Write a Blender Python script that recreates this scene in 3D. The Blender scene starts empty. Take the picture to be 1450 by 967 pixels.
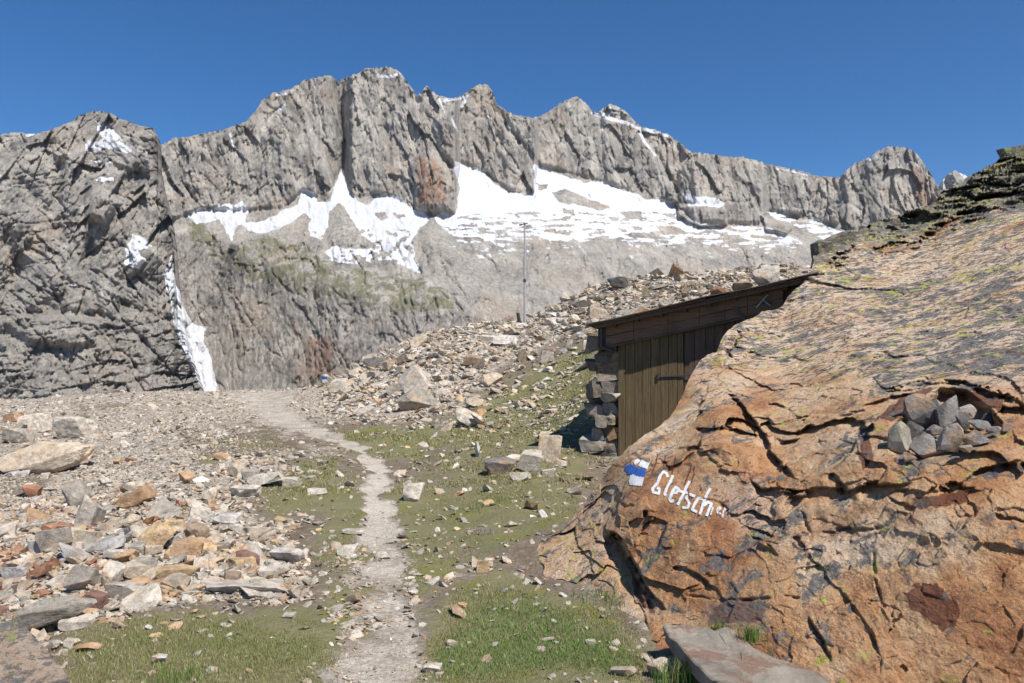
import bpy, math, random, time
_T0 = time.time()
def tick(n): print('TICK', n, round(time.time()-_T0, 1))
import numpy as np
from math import radians

# ------------------------------------------------------------------ camera, sky, sun, exposure
S = bpy.context.scene
C = S.collection
F, CX, CY, CAMZ = 1128.0, 725.0, 520.0, 1.6        # focal length, principal column, horizon row (photo pixels), eye height
cam_d = bpy.data.cameras.new("camera"); cam = bpy.data.objects.new("camera", cam_d); C.objects.link(cam)
cam.location = (0, 0, CAMZ); cam.rotation_euler = (radians(90), 0, 0)
cam_d.sensor_width = 36.0; cam_d.lens = 36.0 * F / 1450.0
cam_d.shift_y = (CY - 483.5) / 1450.0
cam_d.clip_start = 0.05; cam_d.clip_end = 40000
S.camera = cam

SUN = np.array([0.37, -0.44, 0.82]); SUN /= np.linalg.norm(SUN)   # direction towards the sun
elev = math.asin(SUN[2]); azim = math.atan2(SUN[0], SUN[1])       # azimuth from +Y clockwise
W = bpy.data.worlds.new("World"); S.world = W; W.use_nodes = True
wn = W.node_tree; wn.nodes.clear()
sky = wn.nodes.new("ShaderNodeTexSky"); sky.sky_type = 'NISHITA'; sky.sun_disc = False
sky.sun_elevation = elev; sky.sun_rotation = azim; sky.altitude = 2600; sky.air_density = 1.0; sky.dust_density = 0.0; sky.ozone_density = 6.0
bg = wn.nodes.new("ShaderNodeBackground"); bg.inputs[1].default_value = 0.092
wo = wn.nodes.new("ShaderNodeOutputWorld")
hs = wn.nodes.new('ShaderNodeHueSaturation'); hs.inputs['Saturation'].default_value = 1.22; wn.links.new(sky.outputs[0], hs.inputs['Color']); wn.links.new(hs.outputs[0], bg.inputs[0]); wn.links.new(bg.outputs[0], wo.inputs[0])
sl = bpy.data.lights.new("sun", 'SUN'); sl.energy = 4.6; sl.angle = radians(0.53); sl.color = (1.0, 0.955, 0.89)
so = bpy.data.objects.new("sun", sl); C.objects.link(so)
from mathutils import Vector
so.rotation_euler = Vector(SUN.tolist()).to_track_quat('Z', 'Y').to_euler()
S.view_settings.view_transform = 'Standard'; S.view_settings.look = 'None'
S.view_settings.exposure = 0.47; S.view_settings.gamma = 1; S.view_settings.use_curve_mapping = False
try:
    S.cycles.max_bounces = 4; S.cycles.diffuse_bounces = 2; S.cycles.use_denoising = True
except Exception: pass

# ------------------------------------------------------------------ numpy noise
def _h(ix, iy, iz, seed):
    h = (ix.astype(np.uint32) * np.uint32(374761393) + iy.astype(np.uint32) * np.uint32(668265263)
         + iz.astype(np.uint32) * np.uint32(2147483647 & 1274126177) + np.uint32((seed * 974634777) & 0xffffffff))
    h = (h ^ (h >> np.uint32(13))) * np.uint32(1274126177)
    h = (h ^ (h >> np.uint32(16))) * np.uint32(2246822519)
    return h ^ (h >> np.uint32(15))
def _r(h, k=0):
    h = (h + np.uint32((k * 2654435761) & 0xffffffff)) * np.uint32(3266489917)
    h = h ^ (h >> np.uint32(15))
    return (h & np.uint32(0xffffff)).astype(np.float32) / np.float32(0xffffff)
def perlin(x, y, z=None, seed=0):
    x = np.asarray(x, np.float32); y = np.asarray(y, np.float32)
    if z is None: z = np.zeros_like(x) + 0.37
    z = np.asarray(z, np.float32)
    fx, fy, fz = np.floor(x), np.floor(y), np.floor(z)
    ix, iy, iz = fx.astype(np.int64), fy.astype(np.int64), fz.astype(np.int64)
    x = x - fx; y = y - fy; z = z - fz
    u = x*x*x*(x*(x*6-15)+10); v = y*y*y*(y*(y*6-15)+10); w = z*z*z*(z*(z*6-15)+10)
    res = np.zeros_like(x)
    for dx in (0, 1):
        for dy in (0, 1):
            for dz in (0, 1):
                h = _h(ix+dx, iy+dy, iz+dz, seed)
                a = _r(h, 1)*6.2831853; c = _r(h, 2)*2-1; s = np.sqrt(np.maximum(0, 1-c*c))
                g = np.cos(a)*s*(x-dx) + np.sin(a)*s*(y-dy) + c*(z-dz)
                res += g * (u if dx else 1-u) * (v if dy else 1-v) * (w if dz else 1-w)
    return res * 1.5
def fbm(x, y, z=None, o=4, seed=0, g=0.5, l=2.03, ridged=False):
    a, f, t, n = 1.0, 1.0, 0.0, 0.0
    for k in range(o):
        p = perlin(x*f, y*f, None if z is None else z*f, seed+k*7)
        if ridged: p = 1 - 2*np.abs(p)
        t = t + a*p; n += a; a *= g; f *= l
    return t/n
def facet2(x, y, seed=0, tilt=1.0):
    """piecewise flat, tilted cells (fractured rock): height, distance to the cell border"""
    x = np.asarray(x, np.float32); y = np.asarray(y, np.float32)
    fx, fy = np.floor(x), np.floor(y); ix, iy = fx.astype(np.int64), fy.astype(np.int64)
    b1 = np.full(x.shape, 9e9, np.float32); b2 = b1.copy(); hh = np.zeros_like(x)
    z0 = np.zeros_like(ix)
    for dx in (-1, 0, 1):
        for dy in (-1, 0, 1):
            h = _h(ix+dx, iy+dy, z0, seed)
            ox = fx+dx+_r(h, 1); oy = fy+dy+_r(h, 2)
            ex, ey = x-ox, y-oy; d = ex*ex+ey*ey
            val = (_r(h, 3)-.5)*1.0 + tilt*((_r(h, 4)-.5)*2*ex + (_r(h, 5)-.5)*2*ey)
            m = d < b1
            b2 = np.where(m, b1, np.minimum(b2, d)); hh = np.where(m, val, hh); b1 = np.where(m, d, b1)
    return hh, np.sqrt(b2)-np.sqrt(b1)
def facet3(x, y, z, seed=0, tilt=1.0):
    x = np.asarray(x, np.float32); y = np.asarray(y, np.float32); z = np.asarray(z, np.float32)
    fx, fy, fz = np.floor(x), np.floor(y), np.floor(z); ix, iy, iz = fx.astype(np.int64), fy.astype(np.int64), fz.astype(np.int64)
    b1 = np.full(x.shape, 9e9, np.float32); b2 = b1.copy(); hh = np.zeros_like(x)
    for dx in (-1, 0, 1):
        for dy in (-1, 0, 1):
            for dz in (-1, 0, 1):
                h = _h(ix+dx, iy+dy, iz+dz, seed)
                ex = x-(fx+dx+_r(h, 1)); ey = y-(fy+dy+_r(h, 2)); ez = z-(fz+dz+_r(h, 6)); d = ex*ex+ey*ey+ez*ez
                val = (_r(h, 3)-.5) + tilt*2*((_r(h, 4)-.5)*ex + (_r(h, 5)-.5)*ey + (_r(h, 7)-.5)*ez)
                m = d < b1
                b2 = np.where(m, b1, np.minimum(b2, d)); hh = np.where(m, val, hh); b1 = np.where(m, d, b1)
    return hh, np.sqrt(b2)-np.sqrt(b1)
def sstep(a, b, x):
    t = np.clip((x-a)/(b-a), 0, 1); return t*t*(3-2*t)
def interp(pts, x):
    p = np.array(pts, float); return np.interp(x, p[:, 0], p[:, 1])
def inpoly(px, py, poly, warp=0.0):
    """signed mask: True inside polygon"""
    r = np.zeros(px.shape, bool); n = len(poly)
    for i in range(n):
        x1, y1 = poly[i]; x2, y2 = poly[(i+1) % n]
        if y1 == y2: continue
        c = ((y1 > py) != (y2 > py)) & (px < (x2-x1)*(py-y1)/(y2-y1)+x1)
        r ^= c
    return r
def polydist(px, py, poly, closed=False):
    """distance to a polyline, signed side (+ = right hand of the direction, i.e. below a line drawn left to right), position along 0..1"""
    best = np.full(px.shape, 1e9); sg = np.ones(px.shape); al = np.zeros(px.shape)
    P = list(poly)+([poly[0]] if closed else []); L = 0; tot = sum(math.dist(P[i], P[i+1]) for i in range(len(P)-1))
    for i in range(len(P)-1):
        (x1, y1), (x2, y2) = P[i], P[i+1]; dx, dy = x2-x1, y2-y1; l2 = dx*dx+dy*dy+1e-9; l = math.sqrt(l2)
        t = np.clip(((px-x1)*dx+(py-y1)*dy)/l2, 0, 1)
        ex, ey = px-x1-t*dx, py-y1-t*dy; d = np.hypot(ex, ey); m = d < best
        cr = dx*ey-dy*ex
        sg = np.where(m, np.sign(cr), sg); al = np.where(m, (L+t*l)/tot, al); best = np.where(m, d, best); L += l
    return best, sg, al
def cracks(u, v, seed, w=.05, o=3):
    """thin joint lines: 1 on the line, 0 away from it"""
    p = fbm(u, v, o=o, seed=seed, g=.45); m = sstep(-.25, .2, fbm(u*.6+9, v*.6, o=2, seed=seed+3)); return np.exp(-np.abs(p)/w)*m
class RBF:
    def __init__(s, pts, vals, kind='tps', reg=1e-6):
        s.p = np.array(pts, float); v = np.array(vals, float); s.k = kind; n = len(v)
        s.sc = s.p.std(0).mean(); s.mu = s.p.mean(0); q = (s.p-s.mu)/s.sc; s.q = q
        K = s.f(np.hypot(*(q[:, None]-q[None]).transpose(2, 0, 1)))+np.eye(n)*reg
        Pm = np.c_[np.ones(n), q]; A = np.block([[K, Pm], [Pm.T, np.zeros((3, 3))]])
        s.w = np.linalg.solve(A, np.r_[v, 0, 0, 0])
    def f(s, r):
        return r if s.k == 'lin' else r*r*np.log(r+1e-9)
    def __call__(s, a, b):
        a = (np.asarray(a, float)-s.mu[0])/s.sc; b = (np.asarray(b, float)-s.mu[1])/s.sc
        o = s.w[-3]+s.w[-2]*a+s.w[-1]*b
        for (x, y), w in zip(s.q, s.w): o = o+w*s.f(np.hypot(a-x, b-y))
        return o

# ------------------------------------------------------------------ mesh and object helpers
def mesh_np(name, V, Fc, mat=None, smooth=True, attrs=None):
    me = bpy.data.meshes.new(name); V = np.ascontiguousarray(V, np.float32); Fc = np.ascontiguousarray(Fc, np.int32)
    k = Fc.shape[1]; me.vertices.add(len(V)); me.vertices.foreach_set('co', V.ravel())
    me.loops.add(Fc.size); me.loops.foreach_set('vertex_index', Fc.ravel())
    me.polygons.add(len(Fc)); me.polygons.foreach_set('loop_start', np.arange(0, Fc.size, k, dtype=np.int32))
    me.polygons.foreach_set('loop_total', np.full(len(Fc), k, np.int32))
    me.polygons.foreach_set('use_smooth', np.full(len(Fc), smooth, bool))
    me.update(calc_edges=True)
    for an, av in (attrs or {}).items():
        av = np.asarray(av, np.float32)
        if av.ndim == 1:
            a = me.attributes.new(an, 'FLOAT', 'POINT'); a.data.foreach_set('value', av)
        else:
            a = me.attributes.new(an, 'FLOAT_COLOR', 'POINT'); a.data.foreach_set('color', np.c_[av, np.ones(len(av))].astype(np.float32).ravel())
    if mat: me.materials.append(mat)
    return me
def link(name, me, parent=None, label=None, cat=None, group=None, kind=None, loc=None):
    o = bpy.data.objects.new(name, me); C.objects.link(o)
    if parent: o.parent = parent
    if loc is not None: o.location = [float(c) for c in loc]
    if label: o['label'] = label
    if cat: o['category'] = cat
    if group: o['group'] = group
    if kind: o['kind'] = kind
    return o
def grid_faces(nr, nc, flip=False):
    i = np.arange(nr-1)[:, None]*nc+np.arange(nc-1)[None]
    q = np.stack([i, i+1, i+nc+1, i+nc], -1).reshape(-1, 4)
    return q[:, ::-1] if flip else q
def ray(px, py, D):
    """photo pixel + forward distance -> world"""
    px, py, D = np.broadcast_arrays(px, py, D)
    return np.stack([(px-CX)/F*D, D*1.0, CAMZ+(CY-py)/F*D], -1)

# ------------------------------------------------------------------ node helper
class NT:
    def __init__(s, name, rough=0.9, spec=0.2):
        s.m = bpy.data.materials.new(name); s.m.use_nodes = True; s.t = s.m.node_tree; s.t.nodes.clear()
        s.out = s.t.nodes.new('ShaderNodeOutputMaterial'); s.b = s.t.nodes.new('ShaderNodeBsdfPrincipled')
        s.t.links.new(s.b.outputs[0], s.out.inputs[0])
        s.b.inputs['Roughness'].default_value = rough; s.b.inputs['Specular IOR Level'].default_value = spec
        s.tc = s.t.nodes.new('ShaderNodeTexCoord'); s.P = s.tc.outputs['Object']
    def n(s, ty, **kw):
        nd = s.t.nodes.new(ty)
        for k, v in kw.items(): setattr(nd, k, v)
        return nd
    def put(s, sock, v):
        if v is None: return
        if isinstance(v, bpy.types.NodeSocket): s.t.links.new(v, sock)
        elif isinstance(v, (tuple, list)):
            if len(v) == 3 and len(sock.default_value) == 4: v = tuple(v)+(1,)
            sock.default_value = v
        else: sock.default_value = v
    def map(s, scale=(1, 1, 1), rot=(0, 0, 0), vec=None):
        if any(rot): n0 = s.n('ShaderNodeMapping'); s.put(n0.inputs['Vector'], vec or s.P); n0.inputs['Rotation'].default_value = rot; vec = n0.outputs[0]
        nd = s.n('ShaderNodeMapping'); s.put(nd.inputs['Vector'], vec or s.P); nd.inputs['Scale'].default_value = scale; return nd.outputs[0]
    def noise(s, scale, detail=5, rough=.55, vec=None, dist=0, col=False):
        nd = s.n('ShaderNodeTexNoise'); s.put(nd.inputs['Vector'], vec or s.P); nd.inputs['Scale'].default_value = scale
        nd.inputs['Detail'].default_value = detail; nd.inputs['Roughness'].default_value = rough; nd.inputs['Distortion'].default_value = dist
        return nd.outputs['Color' if col else 'Fac']
    def vor(s, scale, vec=None, feat='F1', out='Distance', rnd=1):
        nd = s.n('ShaderNodeTexVoronoi', feature=feat); s.put(nd.inputs['Vector'], vec or s.P); nd.inputs['Scale'].default_value = scale
        nd.inputs['Randomness'].default_value = rnd; return nd.outputs[out]
    def ramp(s, fac, stops, interp='LINEAR'):
        nd = s.n('ShaderNodeValToRGB'); s.put(nd.inputs[0], fac); r = nd.color_ramp; r.interpolation = interp
        while len(r.elements) < len(stops): r.elements.new(0.5)
        for e, (p, c) in zip(r.elements, stops):
            e.position = p; e.color = (c, c, c, 1) if not isinstance(c, (tuple, list)) else tuple(c)+(1,)
        return nd.outputs[0]
    def mix(s, fac, a, b, mode='MIX'):
        nd = s.n('ShaderNodeMix', data_type='RGBA', blend_type=mode); s.put(nd.inputs[0], fac); s.put(nd.inputs[6], a); s.put(nd.inputs[7], b)
        return nd.outputs[2]
    def math(s, op, a, b=None, c=None, clamp=False):
        nd = s.n('ShaderNodeMath', operation=op, use_clamp=clamp); s.put(nd.inputs[0], a); s.put(nd.inputs[1], b)
        if c is not None: s.put(nd.inputs[2], c)
        return nd.outputs[0]
    def sm(s, x, a, b):
        nd = s.n('ShaderNodeMapRange', interpolation_type='SMOOTHSTEP'); s.put(nd.inputs[0], x)
        nd.inputs[1].default_value = a; nd.inputs[2].default_value = b; return nd.outputs[0]
    def attr(s, name, out='Fac'):
        nd = s.n('ShaderNodeAttribute', attribute_name=name); return nd.outputs[out]
    def bump(s, h, dist, strength=1.0, normal=None):
        nd = s.n('ShaderNodeBump'); s.put(nd.inputs['Height'], h); nd.inputs['Distance'].default_value = dist
        nd.inputs['Strength'].default_value = strength; s.put(nd.inputs['Normal'], normal); return nd.outputs[0]
    def done(s, col, normal=None, rough=None):
        s.put(s.b.inputs['Base Color'], col); s.put(s.b.inputs['Normal'], normal); s.put(s.b.inputs['Roughness'], rough); return s.m
# ------------------------------------------------------------------ mountains
def mat_mountain(name, rot, st):
    t = NT(name, .95, .08)
    v = t.map((1, 1, st*1.3), (0, rot, 0)); v2 = t.map((1, 1, st*.6), (0, rot*1.2+.10, 0))
    n1 = t.noise(.016, 8, .62, v, .6); n2 = t.noise(.05, 8, .68, v2, .4); n3 = t.noise(.006, 5, .6)
    n4 = t.noise(.22, 4, .7)
    vs = t.map((1, 1, st*.35), (0, rot*.8, 0)); k1 = t.noise(.085, 8, .74, vs, .35); k3 = t.noise(.19, 6, .75, t.map((1, 1, st*.4), (0, rot*1.5, 0)), .3); k2 = t.noise(.045, 6, .65, t.map((1, 1, st*.5), (0, .55+rot, 0)), .8)
    crk = t.math('MAXIMUM', t.sm(t.math('ABSOLUTE', t.math('SUBTRACT', k1, .5)), .009, .001), t.sm(t.math('ABSOLUTE', t.math('SUBTRACT', k2, .53)), .007, .001)); crk = t.math('MAXIMUM', crk, t.math('MULTIPLY', t.sm(t.math('ABSOLUTE', t.math('SUBTRACT', k3, .5)), .010, .002), .6))
    grey = t.ramp(n1, [(.34, (.17, .157, .143)), (.44, (.33, .304, .268)), (.54, (.48, .44, .385)), (.66, (.66, .605, .525))])
    grey = t.mix(t.math('MULTIPLY', t.sm(n2, .54, .66), .6), grey, (.23, .218, .205))
    grey = t.mix(t.math('MULTIPLY', t.sm(n3, .50, .66), .6), grey, (.50, .39, .29))
    grey = t.mix(t.math('MULTIPLY', t.sm(n4, .35, .7), .35), grey, (.42, .39, .36))
    grey = t.mix(t.math('MULTIPLY', crk, .8), grey, (.075, .072, .07)); grey = t.mix(t.math('MULTIPLY', t.sm(k1, .53, .64), .6), grey, (.56, .52, .46))
    grey = t.mix(t.math('MULTIPLY', t.attr('streak'), t.sm(k1, .48, .40)), grey, (.13, .128, .126)); grey = t.mix(t.math('MULTIPLY', t.attr('streak'), t.math('MULTIPLY', t.sm(k2, .50, .62), .6)), grey, (.58, .47, .37))
    # rust, scree, vegetation, snow follow where they lie on this mountain
    grey = t.mix(t.math('MULTIPLY', t.attr('rust'), t.sm(n2, .3, .6)), grey, (.34, .20, .13))
    sc = t.mix(t.sm(t.noise(.10, 8, .78, vs, .4), .36, .64), (.24, .222, .195), (.56, .52, .455))
    grey = t.mix(t.math('MULTIPLY', t.attr('scree'), .85), grey, sc)
    vg = t.noise(.028, 9, .74, t.map((1, 1, 1.3), (0, .5, 0)), .5)
    vegc = t.mix(t.noise(.15, 4), (.14, .145, .06), (.26, .24, .13))
    vm = t.sm(t.math('ADD', t.math('MULTIPLY', t.attr('veg'), .75), vg), .93, .99)
    grey = t.mix(t.math('MULTIPLY', vm, .75), grey, vegc)
    dk = t.attr('dark'); grey = t.mix(t.math('MULTIPLY', dk, .7), grey, (.075, .072, .07))  # dark rock tone, with gully and flank shade painted in
    sn = t.math('ADD', t.attr('snow'), t.math('MULTIPLY', t.math('SUBTRACT', t.noise(.12, 5, .7), .5), .5))
    sm = t.sm(sn, .46, .54)
    snowc = t.mix(t.noise(.03, 5, .6), (.44, .455, .485), (.61, .61, .615))
    snowc = t.mix(t.math('MULTIPLY', t.sm(t.noise(.012, 6, .65), .56, .72), .35), snowc, (.62, .54, .46))
    col = t.mix(sm, grey, snowc)
    hgt = t.math('SUBTRACT', t.math('ADD', t.math('MULTIPLY', t.math('ABSOLUTE', t.math('SUBTRACT', k1, .5)), 1.2), t.math('MULTIPLY', k3, .25)), t.math('MULTIPLY', crk, .06))
    hgt = t.math('MULTIPLY', hgt, t.math('SUBTRACT', 1.04, sm))
    t_snow = 5.0
    return t.done(col, t.bump(hgt, 11.0, .85, t.bump(t.noise(.02, 7, .65), t_snow, .35)))
M_MTN = mat_mountain('granite_wall', .10, .30); M_MTL = mat_mountain('granite_massif', -.5, .5)

SKY_MAIN = [(150,250),(196,230),(215,215),(228,206),(245,197),(262,196),(280,192),(300,188),(325,183),(350,172),(362,158),(372,143),(385,134),(400,130),(415,126),(430,116),(445,111),(468,108),(474,112),(478,117),(490,110),(505,106),(520,99),(545,96),(560,98),(568,106),(580,122),(590,136),(597,132),(604,122),(609,129),(622,138),(640,141),(655,136),(665,130),(678,120),(690,121),(697,131),(703,148),(715,158),(730,165),(750,167),(764,166),(777,160),(790,150),(803,143),(815,138),(828,146),(838,156),(850,165),(870,168),(895,176),(918,183),(945,191),(962,203),(980,218),(1000,219),(1030,223),(1055,224),(1080,232),(1110,238),(1130,243),(1150,249),(1170,252),(1190,253),(1197,245),(1210,233),(1228,226),(1240,218),(1252,211),(1268,208),(1285,211),(1298,219),(1308,232),(1320,250),(1332,270),(1345,300),(1380,330),(1450,360),(1700,380)]
BASE = [(150,320),(250,312),(285,298),(345,300),(400,296),(430,272),(460,285),(472,262),(485,240),(500,280),(550,277),(600,302),(643,306),(652,232),(690,246),(720,272),(757,277),(762,236),(850,258),(900,274),(960,292),(985,316),(1028,318),(1075,320),(1090,300),(1150,312),(1200,326),(1320,330),(1700,380)]
CLIFF = [(150,330),(245,345),(300,332),(345,352),(400,372),(470,398),(560,420),(620,432),(700,440),(760,448),(850,440),(1000,430),(1200,400),(1700,440)]
def strand(px, py, poly, w0, w1=None, jag=2.5, seed=3):
    d, s, a = polydist(px, py, poly); w = w0+((w0 if w1 is None else w1)-w0)*a
    return 1-sstep(.5, 1.0, (d+fbm(px/9., py/9., o=3, seed=seed)*jag)/w)
def region(px, py, poly, soft=3.0, jag=5.0, seed=5):
    wx = fbm(px/13., py/9., o=4, seed=seed)*jag; wy = fbm(px/13.+50, py/9., o=4, seed=seed+1)*jag
    q, r = px+wx, py+wy; ins = inpoly(q, r, poly); d, _, _ = polydist(q, r, poly, True)
    return sstep(-soft, soft, np.where(ins, d, -d))

SNOW = [
 [(265,305),(283,294),(300,296),(318,288),(332,290),(344,284),(352,300),(347,315),(336,320),(327,342),(318,325),(311,311),(295,313),(280,318)],
 [(340,316),(375,313),(400,298),(422,288),(428,268),(445,272),(450,285),(467,286),(474,262),(484,241),(493,262),(505,284),(520,291),(530,280),(548,274),(565,278),(580,293),(600,303),(608,312),(592,325),(582,342),(588,362),(597,388),(575,381),(560,371),(545,366),(520,374),(490,374),(466,369),(456,358),(470,349),(500,352),(532,350),(515,335),(500,315),(486,292),(478,287),(467,300),(464,320),(456,340),(440,334),(436,322),(440,308),(430,302),(415,312),(395,325),(372,331),(350,326)],
 [(643,226),(660,234),(682,240),(700,260),(722,272),(745,276),(757,272),(755,231),(775,240),(800,249),(830,258),(850,255),(866,262),(880,270),(900,272),(915,282),(935,282),(955,287),(962,304),(990,316),(1030,319),(1075,320),(1092,322),(1118,335),(1135,344),(1152,355),(1140,364),(1100,360),(1060,356),(1000,352),(950,347),(900,342),(850,337),(820,344),(760,341),(730,347),(700,350),(690,350),(700,368),(705,384),(694,380),(668,361),(648,343),(630,325),(613,309),(625,299),(645,306),(648,282),(652,265),(645,245)],
 [(963,272),(985,277),(1010,279),(1026,290),(1020,295),(1000,290),(975,293)],
 [(1085,298),(1110,302),(1130,311),(1160,311),(1176,322),(1205,328),(1185,341),(1165,339),(1145,326),(1120,316),(1096,309)],
 [(218,258),(226,268),(234,285),(228,280)]]
ISLES = [[(780,272),(800,268),(835,282),(862,292),(850,298),(815,290),(790,286)],[(795,297),(812,298),(814,303),(798,304)],[(530,302),(545,300),(552,309),(538,312)],[(556,303),(572,303),(573,308),(560,309)],[(880,300),(905,300),(910,310),(890,310)],[(930,322),(950,320),(975,330),(940,332)],[(760,262),(775,262),(776,268),(764,268)]]
COULOIR = [(243,356),(239,372),(233,385),(234,405),(241,420),(243,440),(247,465),(256,490),(267,515),(282,545),(290,560),(312,560),(305,535),(300,515),(296,495),(288,485),(290,470),(294,462),(280,461),(272,456),(262,440),(254,424),(248,400),(245,378)]
def build_main():
    cols = np.unique(np.r_[np.arange(150, 1350, 1.35), np.arange(1350, 1700, 8.)])
    top = interp(SKY_MAIN, cols)+fbm(cols/7., cols*0+3, o=5, seed=11, g=.6)*2.6-(fbm(cols/5.5, cols*0+9, o=4, seed=12, ridged=True)-.2)*4.2
    nr = 350; t = np.linspace(0, 1, nr)[:, None]; bot = 640.
    PX = np.repeat(cols[None], nr, 0); PY = top[None]+(bot-top[None])*t**1.05
    Db = interp([(150,2150),(260,2250),(480,2350),(640,2450),(800,2600),(960,2750),(1100,2850),(1190,2850),(1350,2750),(1700,2900)], PX)
    yr = interp([(150,325),(480,285),(640,265),(800,255),(1000,295),(1200,322),(1700,380)], PX)
    yb, yc = interp(BASE, PX), np.maximum(interp(CLIFF, PX), interp(BASE, PX)+14)
    slope = interp([(150,1.6),(250,1.8),(345,2.4),(480,3.0),(600,3.2),(800,3.6),(1000,4.2),(1150,4.5),(1300,3.),(1700,3.)], PX)
    lows = interp([(150,1.0),(450,1.0),(620,1.4),(760,2.2),(1000,2.8),(1700,3.)], PX)
    up = np.maximum(0, yb-PY); low = np.maximum(0, PY-yc)
    D = Db-(np.clip(PY, yb, yc)-yr)*slope+up*0.95-low*lows
    X, Z = (PX-CX)*2.1, (CY-PY)*2.1
    wx = fbm(X/160, Z/160, o=4, seed=21)*55; wz = fbm(X/160, Z/160, o=4, seed=25)*55
    wall = sstep(0, 8, yb-PY); shelf = sstep(0, 10, PY-yb)*sstep(0, 16, yc-PY); lowf = sstep(0, 14, PY-yc)
    rib = fbm((X+wx+Z*.10)/105, (Z+wz)/420, o=5, seed=31, ridged=True, g=.52)
    f1, e1 = facet2((X+wx*.6+Z*.25)/55, (Z+wz)/130, 41, 1.1); f2, e2 = facet2((X+wx*.3-Z*.2)/21, (Z+wz*.3)/44, 42, 1.2); f3, e3 = facet2(X/9, Z/17, 43, 1.3)
    rough = fbm(X/16, Z/22, o=4, seed=51, g=.6)
    rock = -rib*22 + f1*15 + f2*9 + f3*4 + rough*5
    lrib = fbm((X+wx*1.2)/42, (Z+wz)/230, o=5, seed=35, ridged=True, g=.55)
    lrock = -lrib*12 + f1*6 + f2*5 + f3*2 + rough*3
    soft = fbm(X/120, Z/90, o=6, seed=61, g=.5)*34 + f2*4*sstep(440, 330, PY) + f3*1.2 + rough*2
    steepR = sstep(700, 800, PX)
    rib2 = fbm((X+wx*.5+Z*.12)/40, (Z+wz*.5)/300, o=4, seed=32, ridged=True, g=.55); f5, _ = facet2((X+wx*.3+Z*.15)/13, (Z+wz*.2)/62, 44, 1.3); rock = -rib*20-rib2*4+f1*20+f2*7+f5*3.5+f3*2+rough*3
    k_v = cracks((X+wx*.4+Z*.12)/34, (Z+wz*.3)/210, 241); k_d = cracks((X*.8+Z*.6)/60, (Z*.8-X*.6)/200, 243, .035); k_e = cracks((X*.8-Z*.6)/50, (Z*.8+X*.6)/170, 245, .035); k_f = cracks((X+wx*.2)/14, Z/70, 247, .07, 2)
    joints = 13*k_v+9*k_d+8*k_e+5*k_f; D += joints*(1-shelf*.75)
    gul = fbm((X+wx*.8-Z*.25)/46, (Z+wz*.5)/120, o=5, seed=251, ridged=True, g=.55); craggy = sstep(640, 560, PX)*sstep(325, 350, PY)
    D += -gul*16*shelf*craggy+(8*k_d+8*k_e+7*k_v)*shelf*craggy+f1*9*shelf*craggy+f2*7*shelf*craggy
    D += (-gul*9+f1*6+f2*5+6*k_d+6*k_e)*shelf*(1-craggy)*sstep(330, 365, PY)*sstep(1250, 1100, PX)+(-gul*6+5*k_d+5*k_e)*lowf*steepR
    D += rock*wall + soft*shelf*1.0 + (lrock*(1-.45*steepR)+soft*.5*steepR)*lowf*(1-.75*region(PX, PY, [(296,450),(330,468),(350,510),(430,545),(430,570),(296,570),(288,510)], 8, 8, 117))
    # big gullies and buttresses of this wall (photo columns)
    for poly, w, a in [([(474,112),(483,160),(488,200),(486,242)],9,75),([(405,135),(392,200),(395,240)],6,30),([(590,136),(605,170),(628,225),(640,235)],9,55),
                       ([(700,150),(735,200),(757,232)],9,50),([(850,165),(853,210),(856,258)],6,35),([(905,180),(935,225),(958,270)],6,45),
                       ([(330,185),(337,230),(345,285)],6,35),([(1050,228),(1060,265),(1080,300)],6,35),([(1190,252),(1178,290),(1170,312)],14,40),
                       ([(545,100),(540,160),(552,220),(540,270)],7,30),([(780,165),(775,200),(790,240)],7,25),([(1268,215),(1262,260),(1245,330)],8,40),
                       ([(329,352),(320,380),(308,410)],9,75),([(325,420),(335,440),(345,470)],8,30),([(300,340),(300,380),(290,430),(285,470)],16,45),([(610,325),(632,400),(650,440)],6,16),([(570,398),(580,440),(600,470)],8,-22)]:
        d, s, al = polydist(PX, PY, poly); D += .34*a*np.exp(-(d/(w*.6))**2)*sstep(0, .12, al+.04)
    bt = inpoly(PX, PY, [(590,222),(612,218),(632,235),(646,265),(645,302),(585,302),(588,250)]); db, _, _ = polydist(PX, PY, [(590,222),(612,218),(632,235),(646,265),(645,302),(585,302),(588,250)], True)
    D -= np.where(bt, np.minimum(db, 14)*2.2, 0)
    for poly in ([(482,277),(500,300),(520,330),(540,350),(500,350),(468,346),(462,330),(468,300)], [(607,310),(622,325),(650,350),(690,385),(720,440),(560,430),(590,380),(592,330)]):
        i = inpoly(PX, PY, poly); d, _, _ = polydist(PX, PY, poly, True); D -= np.where(i, np.minimum(d, 22)*1.5, 0)
    blk = region(PX, PY, [(958,290),(1005,292),(1026,297),(1029,318),(990,320),(962,306)], 2, 3, 71); D -= blk*45
    blk2 = region(PX, PY, [(1078,305),(1100,312),(1122,322),(1115,332),(1085,325)], 2, 3, 72); D -= blk2*35
    # masks
    snow = np.zeros_like(PX)
    for k, p in enumerate(SNOW): snow = np.maximum(snow, region(PX, PY, p, 1.5, 4.5, 80+k))
    for k, p in enumerate(ISLES): snow *= 1-region(PX, PY, p, 1.5, 6, 90+k)
    band = fbm((PX+(PY-300)*.8)/22., (PY-(PX-800)*.05)/4.2, o=5, seed=97, g=.6)+.08
    big = sstep(610, 640, PX)*sstep(280, 320, PY)
    snow *= 1-big*sstep(.10-.26*sstep(325, 360, PY), .26-.26*sstep(325, 360, PY), band)
    b2 = fbm((PX-PY)/14., (PY+PX*.5)/9., o=4, seed=98); mm = sstep(610, 590, PX)*sstep(315, 335, PY)*sstep(420, 440, PX)
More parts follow.
